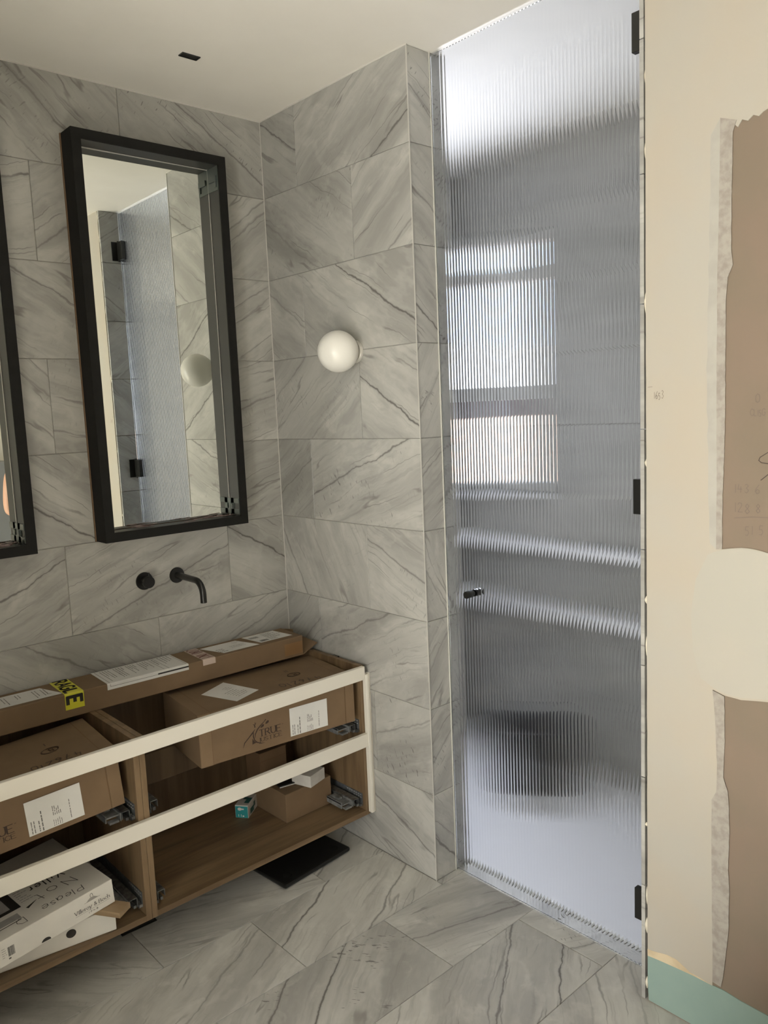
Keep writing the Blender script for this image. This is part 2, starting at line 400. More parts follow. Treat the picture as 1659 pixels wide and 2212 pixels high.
# ------------------------------------------------------------------ stroke lettering
GL = {
    'A': [[(0, 0), (.5, 1), (1, 0)], [(.2, .38), (.8, .38)]], 'B': [[(0, 0), (0, 1), (.6, .95), (.75, .75), (.6, .55), (0, .52)], [(.6, .53), (.85, .3), (.65, .03), (0, 0)]],
    'C': [[(.95, .78), (.75, .96), (.45, 1), (.15, .8), (0, .5), (.15, .18), (.45, 0), (.75, .05), (.95, .22)]],
    'D': [[(0, 0), (0, 1), (.55, .95), (.9, .6), (.85, .3), (.5, .03), (0, 0)]], 'E': [[(.85, 1), (0, 1), (0, 0), (.9, 0)], [(0, .52), (.7, .52)]],
    'F': [[(.85, 1), (0, 1), (0, 0)], [(0, .52), (.7, .52)]], 'G': [[(.9, .8), (.65, 1), (.3, .97), (.05, .7), (.05, .3), (.3, .03), (.7, .03), (.92, .25), (.92, .48), (.55, .48)]],
    'I': [[(.2, 0), (.2, 1)]], 'J': [[(.35, 1), (.35, -.1), (.25, -.35), (.05, -.45)]], 'L': [[(0, 1), (0, 0), (.8, 0)]], 'N': [[(0, 0), (0, 1), (.9, 0), (.9, 1)]],
    'O': [[(.5, 1), (.15, .85), (0, .5), (.15, .15), (.5, 0), (.85, .15), (1, .5), (.85, .85), (.5, 1)]], 'P': [[(0, 0), (0, 1), (.6, .95), (.8, .72), (.6, .48), (0, .45)]],
    'R': [[(0, 0), (0, 1), (.55, .97), (.75, .75), (.55, .52), (0, .5)], [(.35, .5), (.9, 0)]], 'S': [[(.75, .85), (.5, 1), (.2, .95), (.05, .75), (.2, .55), (.6, .45), (.8, .25), (.6, .03), (.3, 0), (.02, .15)]],
    'T': [[(0, 1), (1, 1)], [(.5, 1), (.5, 0)]], 'U': [[(0, 1), (0, .3), (.2, .03), (.5, 0), (.75, .05), (.9, .3), (.9, 1)]], 'V': [[(0, 1), (.5, 0), (1, 1)]], 'Y': [[(0, 1), (.5, .5), (1, 1)], [(.5, .5), (.5, 0)]],
    'Z': [[(0, 1), (.8, 1), (0, 0), (.85, 0)]],
    'a': [[(.7, .55), (.4, .65), (.1, .5), (.05, .2), (.3, 0), (.6, .15), (.7, .55), (.75, 0)]], 'c': [[(.75, .5), (.45, .62), (.1, .48), (.05, .18), (.35, 0), (.72, .1)]],
    'e': [[(.05, .32), (.75, .36), (.65, .58), (.35, .64), (.08, .45), (.08, .15), (.35, 0), (.72, .1)]], 'h': [[(0, 1.05), (0, 0)], [(0, .4), (.25, .6), (.55, .6), (.65, .4), (.65, 0)]],
    'i': [[(.15, .6), (.15, 0)], [(.15, .82), (.15, .9)]], 'l': [[(.15, 1.05), (.15, 0)]], 'o': [[(.4, .63), (.1, .5), (.02, .3), (.1, .1), (.4, 0), (.7, .1), (.78, .3), (.7, .5), (.4, .63)]],
    'r': [[(.1, .62), (.1, 0)], [(.1, .4), (.3, .6), (.5, .6)]], 's': [[(.6, .55), (.3, .63), (.1, .5), (.5, .3), (.6, .12), (.3, 0), (.05, .08)]], 't': [[(.3, .95), (.3, .1), (.5, 0)], [(.05, .62), (.6, .62)]],
    'x': [[(0, .62), (.65, 0)], [(.65, .62), (0, 0)]], 'y': [[(0, .62), (.35, .02)], [(.75, .62), (.35, .02), (.15, -.35), (-.05, -.33)]],
    '&': [[(.95, .05), (.3, .7), (.3, .92), (.5, 1), (.65, .85), (.15, .35), (.15, .1), (.4, 0), (.7, .15), (.9, .45)]],
    '0': [[(.4, 1), (.1, .8), (0, .45), (.1, .1), (.4, 0), (.7, .12), (.8, .5), (.7, .85), (.4, 1)]], '1': [[(.2, 1), (.2, 0)]], '2': [[(.02, .8), (.25, 1), (.6, .95), (.65, .7), (.05, 0), (.8, .02)]],
    '3': [[(.05, .9), (.4, 1), (.65, .8), (.3, .55), (.7, .3), (.4, 0), (.02, .1)]], '4': [[(.15, 1), (.0, .4), (.75, .42)], [(.55, .75), (.5, 0)]], '5': [[(.7, 1), (.15, 1), (.08, .58), (.5, .6), (.7, .3), (.45, 0), (.05, .05)]],
    '6': [[(.65, 1), (.2, .6), (.05, .25), (.3, 0), (.65, .1), (.68, .35), (.4, .48), (.1, .3)]], '7': [[(.0, 1), (.7, .98), (.25, 0)], [(.1, .5), (.65, .55)]], '8': [[(.4, .52), (.1, .75), (.35, 1), (.65, .78), (.4, .52), (.05, .25), (.35, 0), (.72, .22), (.4, .52)]],
}


def lettering(mb, text, to3, x, y, h, wd, wfac=0.62, gap=0.28, serif=False, shake=0.0, slant=0.0, thin=0.45):
    """writes text from (x, y) with cap height h; returns the end x"""
    for ch in text:
        if ch == ' ':
            x += h * 0.45; continue
        g = GL[ch]; wl = h * wfac; mxx = max(p[0] for s in g for p in s)
        jy = rnd.uniform(-1, 1) * shake * h; sc = 1 + rnd.uniform(-1, 1) * shake
        for s in g:
            P = [(x + p[0] * wl * sc + slant * p[1] * h, y + jy + p[1] * h * sc) for p in s]
            if serif:
                for i in range(len(P) - 1):
                    dx, dy = P[i + 1][0] - P[i][0], P[i + 1][1] - P[i][1]; k = abs(dy) / (math.hypot(dx, dy) + 1e-9)
                    mb.ribbon([P[i], P[i + 1]], wd * (thin + (1 - thin) * k), to3)
                for q, r in ((P[0], P[1]), (P[-1], P[-2])):
                    if abs(q[1] - r[1]) > abs(q[0] - r[0]) * 1.5:
                        mb.ribbon([(q[0] - wd * 1.0, q[1]), (q[0] + wd * 1.0, q[1])], wd * 0.4, to3)
            else:
                mb.ribbon(P, wd, to3)
        x += (mxx * wl + gap * h * 0.8)
    return x


def fit(mb, text, to3, x0, x1, y, h, wd, gap=0.25, **kw):
    """writes text so that it fills x0..x1"""
    tot = 0.0
    for ch in text:
        tot += 0.45 * h if ch == ' ' else gap * h * 0.8
    tot -= gap * h * 0.8
    gw = sum(max(p[0] for s_ in GL[c] for p in s_) for c in text if c != ' ') * h
    lettering(mb, text, to3, x0, y, h, wd, (x1 - x0 - tot) / gw, gap, **kw)


def fine_print(mb, to3, u0, u1, v0, v1, rows, th, seed, fill=0.6):
    r = random.Random(seed)
    for k in range(rows):
        v = v1 - (k + 0.5) * (v1 - v0) / rows; u = u0; end = u0 + (u1 - u0) * r.uniform(fill * 0.5, 1.0)
        while u < end:
            L = r.uniform(0.003, 0.012); mb.quad2(u, min(u + L, u1), v - th / 2, v + th / 2, to3); u += L + r.uniform(0.001, 0.003)


# ------------------------------------------------------------------ the setting: shell
def slab(name, boxes, mat):
    mb = MB()
    for b in boxes:
        mb.box(*b)
    return struct(mb.build(name, mat))


floor = slab('floor', [(-1.85, 1.956, -1.95, 2.76, -0.12, -0.003)], 'grout')
ceil = slab('ceiling', [(-1.85, 2.95, -1.95, 2.96, ZC, ZC + 5.0)], 'ceiling')  # unseen upper bulk added to keep the sun off the house outside
wall_back = slab('wall_back', [(-1.85, S + 0.003, D + 0.003, 2.76, -0.003, ZC)], 'grout')
wall_right = slab('wall_right', [(S + 0.003, 1.95, E + 0.003, 2.85, -0.003, ZC)], 'grout')
wall_front = slab('wall_front', [(1.7915, 1.95, -1.95, 1.027, -0.003, ZC), (1.815, 1.95, 1.027, 1.035, -0.003, ZC)], 'board')
wall_left = slab('wall_left', [(-1.85, -1.7, -1.95, -0.67, -0.003, ZC), (-1.85, -1.7, 1.27, D + 0.003, -0.003, ZC), (-1.85, -1.7, -0.67, 1.27, -0.003, 0.25), (-1.85, -1.7, -0.67, 1.27, 2.05, ZC)], 'paint')
wall_alcove = slab('wall_alcove', [(-0.10, 0.037, 1.45, D + 0.003, -0.003, ZC)], 'grout')  # unseen wall at the vanity's end, added and sized to block window light
wall_rear = slab('wall_rear', [(-1.7, 1.7915, -1.95, -1.8, -0.003, ZC)], 'paint')

# window in the left wall, behind the photographer
win = thing('window_1', (-1.78, 0.30, 0.25), 'wide window behind the photographer', 'window'); struct(win)
mb = MB()
for a in ((-0.97, -0.92, 0, 1.8), (0.92, 0.97, 0, 1.8), (-0.025, 0.025, 0, 1.8), (-0.97, 0.97, 0, 0.05), (-0.97, 0.97, 1.75, 1.8)):
    mb.box(-0.03, 0.03, a[0], a[1], a[2], a[3])
mb.build('window_frame', 'frame', win)
for y0 in (-0.92, 0.025):
    bx('pane', 'pane', win, -0.004, 0.004, y0, y0 + 0.895, 0.05, 1.75)

# ------------------------------------------------------------------ tiles
SIDE_VEINS = [(2.51, 2.61, -146.0, 0.8, 0.85, 0.2), (1.899, 2.459, -28.7, 0.9, 1.0, 0.1), (2.344, 2.14, -145.8, 0.3, 0.88, 0.7), (1.873, 2.151, -34.5, 0.5, 1.0, 0.0), (2.511, 1.991, -146.3, 0.35, 0.95, 0.1), (1.995, 1.986, -148.6, 1, 1.0, 0.1), (2.529, 1.715, 143.4, 0.3, 0.98, 0.4), (1.959, 1.631, -149.1, 1, 1.02, 0.1), (2.493, 1.375, 145.2, 0.5, 0.85, 0.6), (2.092, 1.422, -21.3, 0.8, 1.03, 1.2), (2.549, 1.049, -118.8, 0.5, 1.05, 0.2), (2.024, 1.128, -155.2, 0.6, 1.02, 0.5), (2.486, 0.744, 138.9, 0.4, 0.9, 0.5), (2.284, 0.788, 157.5, 0.6, 1.0, 0.5), (1.974, 0.5, 157.7, 0.4, 0.95, 0.9), (1.954, 0.148, -156.7, 0.7, 1.05, 0.1)]
BACK_VEINS = [(0.964, 2.602, -43.6, 0.4, 0.95, 0.5), (1.595, 2.587, -33.1, 0.6, 0.9, 0.8), (0.886, 2.361, 14.4, 0.5, 1.0, 0.1), (0.987, 2.187, 34.0, 0.5, 1.03, 0.1), (1.7, 2.292, 37.2, 0.4, 1, 0.0), (0.989, 2.01, -27.6, 0.6, 1.0, 0.3), (1.703, 1.989, 33.3, 0.3, 1, 0.1), (0.881, 1.736, -42.7, 0.3, 1, 0.2), (0.986, 1.569, -15.4, 0.5, 1, 0.3), (1.725, 1.659, 18.0, 0.5, 1.03, 0.3), (0.938, 1.282, -32.9, 0.9, 1, 0.1), (1.701, 1.319, 22.0, 0.4, 0.95, 0.4), (0.852, 1.124, 24.2, 0.8, 1, 0.2), (1.218, 1.007, 21.3, 0.6, 1, 0.4), (1.675, 1.109, -31.5, 1, 0.95, 0.2), (0.924, 0.811, -33.3, 0.6, 1, 0.2), (1.703, 0.837, 24.6, 0.4, 1.05, 0.1)]
FLOOR_VEINS = [(1.272, 1.94, -151.2, 0.9, 1.05, 0.2), (1.639, 1.887, -152.2, 0.7, 1.05, 0.1), (0.841, 2.169, -45.4, 0.3, 1, 0.3), (1.297, 1.739, -143.9, 1, 0.85, 2.0), (1.156, 1.785, 180.0, 0.8, 1.05, 0.2), (1.772, 1.29, -147.3, 1, 0.93, 0.1), (1.728, 1.446, -154.6, 0.7, 0.93, 0.1), (1.472, 1.413, -20.4, 0.3, 1, 0.0), (1.845, 1.546, -18.7, 0.6, 0.95, 0.3), (1.845, 1.099, -139.5, 0.3, 0.95, 0.1), (1.679, 1.133, -162.1, 0.4, 0.97, 0.1), (1.418, 2.155, -23.4, 0.2, 1, 0.0), (1.1, 2.265, -160.1, 0.2, 0.95, 0.3), (1.319, 1.433, -30.2, 0.3, 1.02, 0.0)]
RETURN_VEINS = [(1.84, 1.89, -39.1, 0.9, 1, 0.3), (1.833, 2.252, -36.6, 0.5, 1, 0.7), (1.833, 2.55, -38.3, 0.4, 1, 0.8), (1.838, 1.648, 57.2, 0.3, 1, 0.9), (1.837, 1.423, 30.9, 0.5, 1, 0.6), (1.838, 1.006, -60.1, 0.4, 1, 0.5), (1.831, 0.787, 51.1, 0.3, 1, 0.7), (1.84, 0.462, 39.7, 0.4, 1, 0.5), (1.845, 0.096, -47.8, 0.8, 1, 0.2)]


def tile(parent, P, U, V, n, u0, u1, v0, v1, veins, th=0.003, gap=0.0012, mat='marble', tone=1.0):
    P, U, V, n = Vector(P), Vector(U), Vector(V), Vector(n); b = 0.0008
    hit = [q for q in veins if u0 <= q[0] < u1 and v0 <= q[1] < v1]
    if hit:
        au, av, ang, vs, tn, sp = hit[0]
    else:
        au, av = rnd.uniform(u0, u1), rnd.uniform(v0, v1); ang = rnd.choice((-33, 35, -145, 30)) + rnd.uniform(-8, 8); vs = rnd.uniform(0.2, 0.7); tn = rnd.uniform(0.9, 1.05); sp = rnd.choice((0, .1, .3, .8))
    ca, sa = math.cos(math.radians(ang)), math.sin(math.radians(ang))
    gap2 = 0.5
    if len(hit) > 1:
        gap2 = -(hit[1][0] - au) * sa + (hit[1][1] - av) * ca
    u0 += gap; u1 -= gap; v0 += gap; v1 -= gap
    rings = [(u0, u1, v0, v1, -th), (u0, u1, v0, v1, -b), (u0 + b, u1 - b, v0 + b, v1 - b, 0)]
    pts = []; uvs = []
    for a0, a1, c0, c1, d in rings:
        for a, c in ((a0, c0), (a1, c0), (a1, c1), (a0, c1)):
            pts.append(P + U * a + V * c + n * d); uvs.append(((a - au) * ca + (c - av) * sa, -(a - au) * sa + (c - av) * ca))
    fs = [(3, 2, 1, 0), (8, 9, 10, 11)]
    for r in (0, 4):
        fs += [(r + i, r + (i + 1) % 4, r + 4 + (i + 1) % 4, r + 4 + i) for i in range(4)]
    if U.cross(V).dot(n) < 0:
        fs = [f[::-1] for f in fs]
    ctr = P + U * (u0 + u1) / 2 + V * (v0 + v1) / 2
    me = bpy.data.meshes.new('tile'); me.from_pydata([p - ctr for p in pts], [], fs)
    L = me.uv_layers.new(name='UVMap')
    for lp in me.loops:
        L.data[lp.index].uv = uvs[lp.vertex_index]
    me.materials.append(M[mat]); o = bpy.data.objects.new('tile', me); COL.objects.link(o); o.location = ctr; o.parent = parent
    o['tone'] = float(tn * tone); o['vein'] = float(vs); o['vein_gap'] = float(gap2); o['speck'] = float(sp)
    return o


def cuts(lo, hi, first, step):
    """joint positions between lo and hi"""
    x = first
    while x > lo:
        x -= step
    c = [lo]
    while x < hi - 0.004:
        if x > lo + 0.004:
            c.append(x)
        x += step
    return c + [hi]


edges_z = [ZC] + ROWZ + [0.0]
for r in range(9):
    z1, z0 = edges_z[r], edges_z[r + 1]
    if r == 8:
        z0 = 0.0
    odd = r % 2
    c = cuts(0.04, S, 0.931 if odd else 1.235, 0.6065)
    for a, b in zip(c, c[1:]):
        tile(wall_back, (0, D, 0), (1, 0, 0), (0, 0, 1), (0, -1, 0), a, b, z0, z1, BACK_VEINS)
    c = cuts(1.45, D, 2.100 if odd else 2.397, 0.6065)
    for a, b in zip(c, c[1:]):
        tile(wall_alcove, (0.04, 0, 0), (0, 1, 0), (0, 0, 1), (1, 0, 0), a, b, z0, z1, [])
    c = cuts(E, D, 2.100 if odd else 2.397, 0.6065)
    for a, b in zip(c, c[1:]):
        tile(wall_right, (S, 0, 0), (0, 1, 0), (0, 0, 1), (-1, 0, 0), a, b, z0, z1, SIDE_VEINS)
    tile(wall_right, (0, E, 0), (1, 0, 0), (0, 0, 1), (0, -1, 0), S, 1.95, z0, z1, RETURN_VEINS)
    tile(wall_front, (0, 1.046, 0), (1, 0, 0), (0, 0, 1), (0, 1, 0), 1.789, 1.95, z0 + 0.02 * (r < 8), z1 + 0.02 * (r > 0), [], th=0.011)
fy = [2.608, 2.393, 2.090, 1.790, 1.489, 1.185, 0.882, 0.579, 0.276, -0.027, -0.33]
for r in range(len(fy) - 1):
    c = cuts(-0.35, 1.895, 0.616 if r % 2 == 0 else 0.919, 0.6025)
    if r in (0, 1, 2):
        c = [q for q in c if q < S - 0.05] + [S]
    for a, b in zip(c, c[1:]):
        tile(floor, (0, 0, 0), (1, 0, 0), (0, 1, 0), (0, 0, 1), a, b, fy[r + 1], fy[r], FLOOR_VEINS, tone=1.28)  # floor tone lifted above the wall tiles to stand in for stronger light
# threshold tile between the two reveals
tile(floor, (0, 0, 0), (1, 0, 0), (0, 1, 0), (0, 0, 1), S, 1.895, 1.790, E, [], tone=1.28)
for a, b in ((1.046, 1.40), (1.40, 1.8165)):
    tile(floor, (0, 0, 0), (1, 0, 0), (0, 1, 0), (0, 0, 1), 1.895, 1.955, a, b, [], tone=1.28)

# sealant lines and the edge trim
tr = MB().box(S - 0.0025, S + 0.0005, E - 0.0025, E + 0.0005, 0.0, ZC).build('trim_1', 'trim'); struct(tr)
tr = MB().box(S - 0.002, S, D - 0.002, D, 0.0, ZC).build('trim_2', 'caulk'); struct(tr)
tr = MB().box(-0.35, S - 0.004, D - 0.003, D, ZC - 0.004, ZC).box(S - 0.003, S, E, D - 0.004, ZC - 0.004, ZC).build('trim_3', 'caulk'); struct(tr)
tr = MB().box(G - 0.004, G - 0.002, E - 0.003, E, 0.0, ZC).build('trim_4', 'caulk'); struct(tr)

# ------------------------------------------------------------------ plaster on the front half of the right wall
W = 1.789
pl = lambda y, z: (W, y, z)
UPL = [(0.824, 2.164), (0.825, 2.054), (0.825, 1.917), (0.821, 1.885), (0.831, 1.859), (0.835, 1.819), (0.835, 1.698), (0.834, 1.554), (0.836, 1.439), (0.838, 1.364), (0.838, 1.249)]
UPB = [(0.838, 1.249), (0.815, 1.254), (0.794, 1.257), (0.768, 1.257), (0.748, 1.254), (0.734, 1.251), (0.66, 1.244), (0.55, 1.25), (0.45, 1.245), (0.30, 1.25)]
UPT = [(0.824, 2.164), (0.820, 2.178), (0.812, 2.170), (0.803, 2.183), (0.792, 2.178), (0.780, 2.186), (0.768, 2.180), (0.75, 2.192), (0.6, 2.20), (0.45, 2.195), (0.30, 2.20)]
LOT = [(0.856, 0.908), (0.828, 0.900), (0.789, 0.899), (0.728, 0.909), (0.6, 0.92), (0.45, 0.91), (0.30, 0.92)]
LOL = [(0.856, 0.908), (0.849, 0.829), (0.844, 0.726), (0.844, 0.655), (0.856, 0.63), (0.855, 0.484), (0.853, 0.351), (0.85, 0.229), (0.85, 0.153)]
GRT = [(1.027, 0.133), (0.999, 0.136), (0.947, 0.14), (0.897, 0.143), (0.85, 0.142), (0.825, 0.144), (0.779, 0.139), (0.715, 0.137), (0.55, 0.14), (0.30, 0.138), (0.0, 0.14), (-1.8, 0.14)]
TANT = [(1.027, 0.151), (0.999, 0.155), (0.973, 0.163), (0.947, 0.163), (0.909, 0.147), (0.867, 0.144), (0.85, 0.142)]


def rough_line(pts, amp, step=0.012, seed=1):
    out = []
    for (a, b), (c, d) in zip(pts, pts[1:]):
        n = max(1, int(math.hypot(c - a, d - b) / step))
        for i in range(n):
            t = i / n; y, z = a + (c - a) * t, b + (d - b) * t; k = noise.noise(Vector((y * 60, z * 60, seed))) * amp; out.append((y + k, z + k * 0.8))
    return out + [pts[-1]]


edge_jag = rough_line([(1.027, 0.151), (1.0275, 0.7), (1.029, 1.5), (1.030, 2.2), (1.031, ZC)], 0.0010, 0.05, 4)
skim = MB()
# one coat: left strip, head, belly band and foot, around the two bare patches
left_col = [(0.30, ZC)] + edge_jag[::-1]
poly = left_col + rough_line(TANT, 0.002, 0.01, 6)[1:] + rough_line(LOL[::-1], 0.0015, 0.02, 2) + rough_line(LOT, 0.0012, 0.012, 3)[1:]
poly += rough_line(UPB[::-1], 0.0014, 0.012, 5) + rough_line(UPL[::-1], 0.0018, 0.012, 7)[1:] + rough_line(UPT, 0.003, 0.008, 8)[1:]
skim.prism(poly, 0.0024, pl, (-1, 0, 0))
skim.add([(W, -1.8, 0.14), (W, 0.30, 0.14), (W, 0.30, ZC), (W, -1.8, ZC)], [(0, 1, 2, 3)])
skim.build('skim_coat', 'skim', wall_front)
fresh = MB(); lf = lambda y, z: (W - 0.0006, y, z)
fresh.prism([(0.87, 1.235)] + rough_line([(0.85, 1.243), (0.838, 1.2475), (0.815, 1.2525), (0.794, 1.2555), (0.768, 1.2555), (0.748, 1.2525), (0.66, 1.2425), (0.30, 1.248)], 0.001, 0.012, 5) + [(0.30, 0.93), (0.6, 0.925), (0.728, 0.914), (0.789, 0.904), (0.828, 0.905), (0.856, 0.913), (0.885, 0.93), (0.905, 0.99), (0.912, 1.08), (0.90, 1.17)], 0.0006, lf, (-1, 0, 0))
fresh.build('filler_patch', 'skim_new', wall_front)
tp = MB(); lt = lambda y, z: (W - 0.0010, y, z)
tl = [(0.851, 2.2), (0.851, 2.128), (0.852, 2.011), (0.854, 1.862), (0.854, 1.72), (0.853, 1.554), (0.851, 1.406), (0.851, 1.248)]
tp.prism(rough_line(tl, 0.0012, 0.02, 9) + rough_line([(q[0] - 0.001, q[1]) for q in UPL[::-1]], 0.0016, 0.012, 10) + [(0.815, 2.186), (0.83, 2.192)], 0.0012, lt, (-1, 0, 0))
tp.build('joint_tape', 'tape', wall_front)
tp = MB()
lor = [(0.828, 0.898), (0.826, 0.789), (0.828, 0.696), (0.817, 0.665), (0.814, 0.631), (0.812, 0.561), (0.814, 0.465), (0.81, 0.407), (0.811, 0.31), (0.82, 0.207), (0.828, 0.150)]
tp.prism(rough_line([(0.856, 0.906)] + LOL[1:], 0.0012, 0.02, 11) + rough_line(lor[::-1], 0.0014, 0.012, 12), 0.0012, lt, (-1, 0, 0))
tp.build('joint_tape', 'tape', wall_front)
ft = MB(); l2 = lambda y, z: (W - 0.0008, y, z)
ft.prism(rough_line([(0.872, 2.17), (0.872, 2.05), (0.874, 1.86), (0.876, 1.6), (0.873, 1.42), (0.866, 1.26)], 0.004, 0.03, 13) + rough_line([(q[0] - 0.0005, q[1]) for q in tl[::-1]], 0.0012, 0.02, 9), 0.0008, l2, (-1, 0, 0))
ft.build('filler_band', 'feather', wall_front)
aq = MB(); aq.prism([(1.024, 0.004), (1.027, 0.06)] + GRT + [(-1.8, 0.004)], 0.0024, pl, (-1, 0, 0)); aq.build('moisture_board', 'aqua', wall_front)
tn = MB(); tn.prism(rough_line(TANT, 0.002, 0.01, 6) + [(0.897, 0.142), (0.947, 0.139), (0.999, 0.135), (1.027, 0.132)], 0.0012, lambda y, z: (W - 0.0003, y, z), (-1, 0, 0)); tn.build('adhesive_smear', 'tan', wall_front)
bx('dark_joint', 'gap', wall_front, 1.8145, 1.8155, 1.027, 1.0352, 0.0, ZC)
for k, (z, h, r) in enumerate(((2.655, 0.06, 0.005), (2.55, 0.055, 0.005), (2.345, 0.04, 0.004), (2.18, 0.045, 0.004), (1.83, 0.055, 0.005), (1.445, 0.02, 0.004), (1.10, 0.02, 0.005), (0.98, 0.05, 0.003), (0.50, 0.012, 0.005), (0.30, 0.05, 0.003), (0.215, 0.045, 0.006), (0.05, 0.035, 0.005))):
    q = MB(); q.lathe([(0.0005, -h / 2)] + [(r * math.sin(math.pi * t), h * (t - 0.5)) for t in (.2, .4, .6, .8)] + [(0.0005, h / 2)], Matrix.Translation((1.7935, 1.031, z)), 8)
    q.build('adhesive_blob', 'blob', wall_front, origin=(1.7935, 1.031, z))
# pencil notes on the wall (the wall is read from the room: u runs towards -y)
wr = lambda y, z, x=1.7909: frame2((x, y, z), (0, -1, 0), (0, 0, 1), 0.0)
q = MB(); lettering(q, '0', wr(0.767, 1.583), 0, 0, 0.019, 0.0011, 0.62); lettering(q, 'CL15G', wr(0.778, 1.553), 0, 0, 0.014, 0.0010, 0.5, 0.15, shake=0.1)
lettering(q, '143 6', wr(0.811, 1.383), 0, 0, 0.020, 0.0011, 0.66, 0.32, shake=0.1); lettering(q, '128 8', wr(0.811, 1.337), 0, 0, 0.021, 0.0011, 0.66, 0.30, shake=0.1)
q.ribbon([(0, 0), (0.04, 0.005), (0.16, 0.008)], 0.0011, wr(0.811, 1.324)); lettering(q, '51 5', wr(0.786, 1.288), 0, 0, 0.02, 0.0010, 0.6, 0.35, shake=0.1)
q.build('pencil_notes', 'pencil', wall_front)
q = MB(); q.ribbon([(0.05, 0.03), (0.02, 0.026), (0.003, 0.015), (0, 0.008), (0.006, 0.003), (0.03, 0.0), (0.06, 0.002), (0.085, 0.012)], 0.0016, wr(0.758, 1.448)); q.ribbon([(0, 0), (0.02, 0.017), (0.06, 0.06)], 0.0017, wr(0.753, 1.412))
q.build('pencil_scrawl', 'pencil_dark', wall_front)
q = MB(); lettering(q, '1653', wr(1.008, 1.6, W - 0.0008), 0, 0, 0.017, 0.0008, 0.42, 0.2, shake=0.12); q.ribbon([(0, 0), (0.012, 0.001)], 0.0007, wr(1.024, 1.629, W - 0.0006)); q.build('pencil_height', 'pencil', wall_front)

# ------------------------------------------------------------------ shower room behind the glass
SX, SY0, SY1 = 2.85, 0.70, 2.85
slab('trim_5', [(1.957, SX, SY0, SY1, -0.12, -0.003)], 'grout')['label'] = 'shower floor slab'
tray = MB().box(1.957, SX - 0.012, SY0 + 0.01, SY1 - 0.012, -0.003, 0.012, 0.004).build('shower_tray', 'tray'); tag(tray, 'large white shower tray on the floor behind the ribbed glass', 'shower tray')
wy0, wy1, wz0, wz1 = 2.27, 2.70, 1.20, 2.36
wall_shower = slab('wall_shower', [(SX + 0.003, SX + 0.12, SY0 - 0.1, wy0, -0.003, ZC), (SX + 0.003, SX + 0.12, wy1, SY1 + 0.11, -0.003, ZC), (SX + 0.003, SX + 0.12, wy0, wy1, -0.003, wz0), (SX + 0.003, SX + 0.12, wy0, wy1, wz1, ZC),
                                   (1.95, SX + 0.003, SY1, SY1 + 0.11, -0.003, ZC)], 'grout')
slab('wall_shower_near', [(1.95, SX + 0.003, SY0 - 0.1, SY0, -0.003, ZC)], 'ceiling')
for r in range(9):
    z1, z0 = edges_z[r], edges_z[r + 1]
    c = cuts(SY0, SY1, 2.10 if r % 2 else 2.397, 0.6065)
    for a, b in zip(c, c[1:]):
        if z0 < wz1 and z1 > wz0 and a < wy1 and b > wy0:
            for p, q2 in ((a, min(b, wy0)), (max(a, wy1), b)):
                if q2 - p > 0.02:
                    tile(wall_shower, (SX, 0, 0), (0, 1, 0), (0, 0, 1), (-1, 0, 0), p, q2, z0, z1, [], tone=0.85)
            for p, q2 in ((z0, min(z1, wz0)), (max(z0, wz1), z1)):
                if q2 - p > 0.02:
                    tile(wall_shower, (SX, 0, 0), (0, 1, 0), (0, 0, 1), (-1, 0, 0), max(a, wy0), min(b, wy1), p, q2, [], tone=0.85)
        else:
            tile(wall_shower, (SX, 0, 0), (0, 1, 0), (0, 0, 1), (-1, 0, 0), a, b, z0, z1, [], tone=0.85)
    c = cuts(1.95, SX, 2.25 if r % 2 else 2.55, 0.6065)
    for a, b in zip(c, c[1:]):
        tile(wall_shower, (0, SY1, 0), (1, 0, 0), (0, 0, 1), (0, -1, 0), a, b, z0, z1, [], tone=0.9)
win = thing('window_2', (SX + 0.06, wy0, wz0), 'three-light window glowing behind the ribbed glass', 'window'); struct(win)
WY, WZ = wy1 - wy0, wz1 - wz0
mb = MB()
for a in ((0, 0.04, 0, WZ), (WY - 0.04, WY, 0, WZ), (0, WY, 0, 0.04), (0, WY, WZ - 0.04, WZ), (0, WY, 0.425, 0.485), (0, WY, 0.955, 1.01)):
    mb.box(-0.03, 0.03, *a)
mb.build('window_frame', 'frame', win)
for z0, z1 in ((0.04, 0.425), (0.485, 0.955), (1.01, WZ - 0.04)):
    bx('pane', 'pane', win, -0.003, 0.003, 0.04, WY - 0.04, z0, z1)
bx('window_sill', 'tray', win, -0.085, 0.0, -0.03, WY + 0.03, -0.025, 0.0, 0.002)
sh = MB().box(SX - 0.10, SX - 0.002, SY0 + 0.003, SY1 - 0.003, 0.965, 1.0, 0.003).build('ledge', 'tray'); tag(sh, 'white ledge along the far shower wall, the higher pale band through the ribbed glass', 'ledge')
sh = MB().box(SX - 0.12, SX - 0.002, SY0 + 0.003, SY1 - 0.003, 0.69, 0.725, 0.003).build('ledge', 'tray'); tag(sh, 'white ledge along the far shower wall, the lower pale band through the ribbed glass', 'ledge')
bk = thing('bucket', (2.55, 2.0, 0.012), 'dark bucket blurred low behind the ribbed shower glass', 'bucket')
MB().lathe([(0.10, 0.0), (0.125, 0.26), (0.132, 0.26), (0.132, 0.275), (0.120, 0.275), (0.096, 0.01)], seg=28).build('body', 'bucket', bk)
MB().tube([(0.128 * math.cos(a), 0.0 + 0.03 * math.sin(a), 0.26 + 0.09 * math.sin(a)) for a in [math.pi * i / 12 for i in range(13)]], 0.003, 8).build('handle', 'zinc', bk)
nh = thing('house', (7.2, 6.4, -3.2), 'pale orange house outside, a warm blur in the lowest shower window pane', 'house', (0, 0, math.radians(-8)))
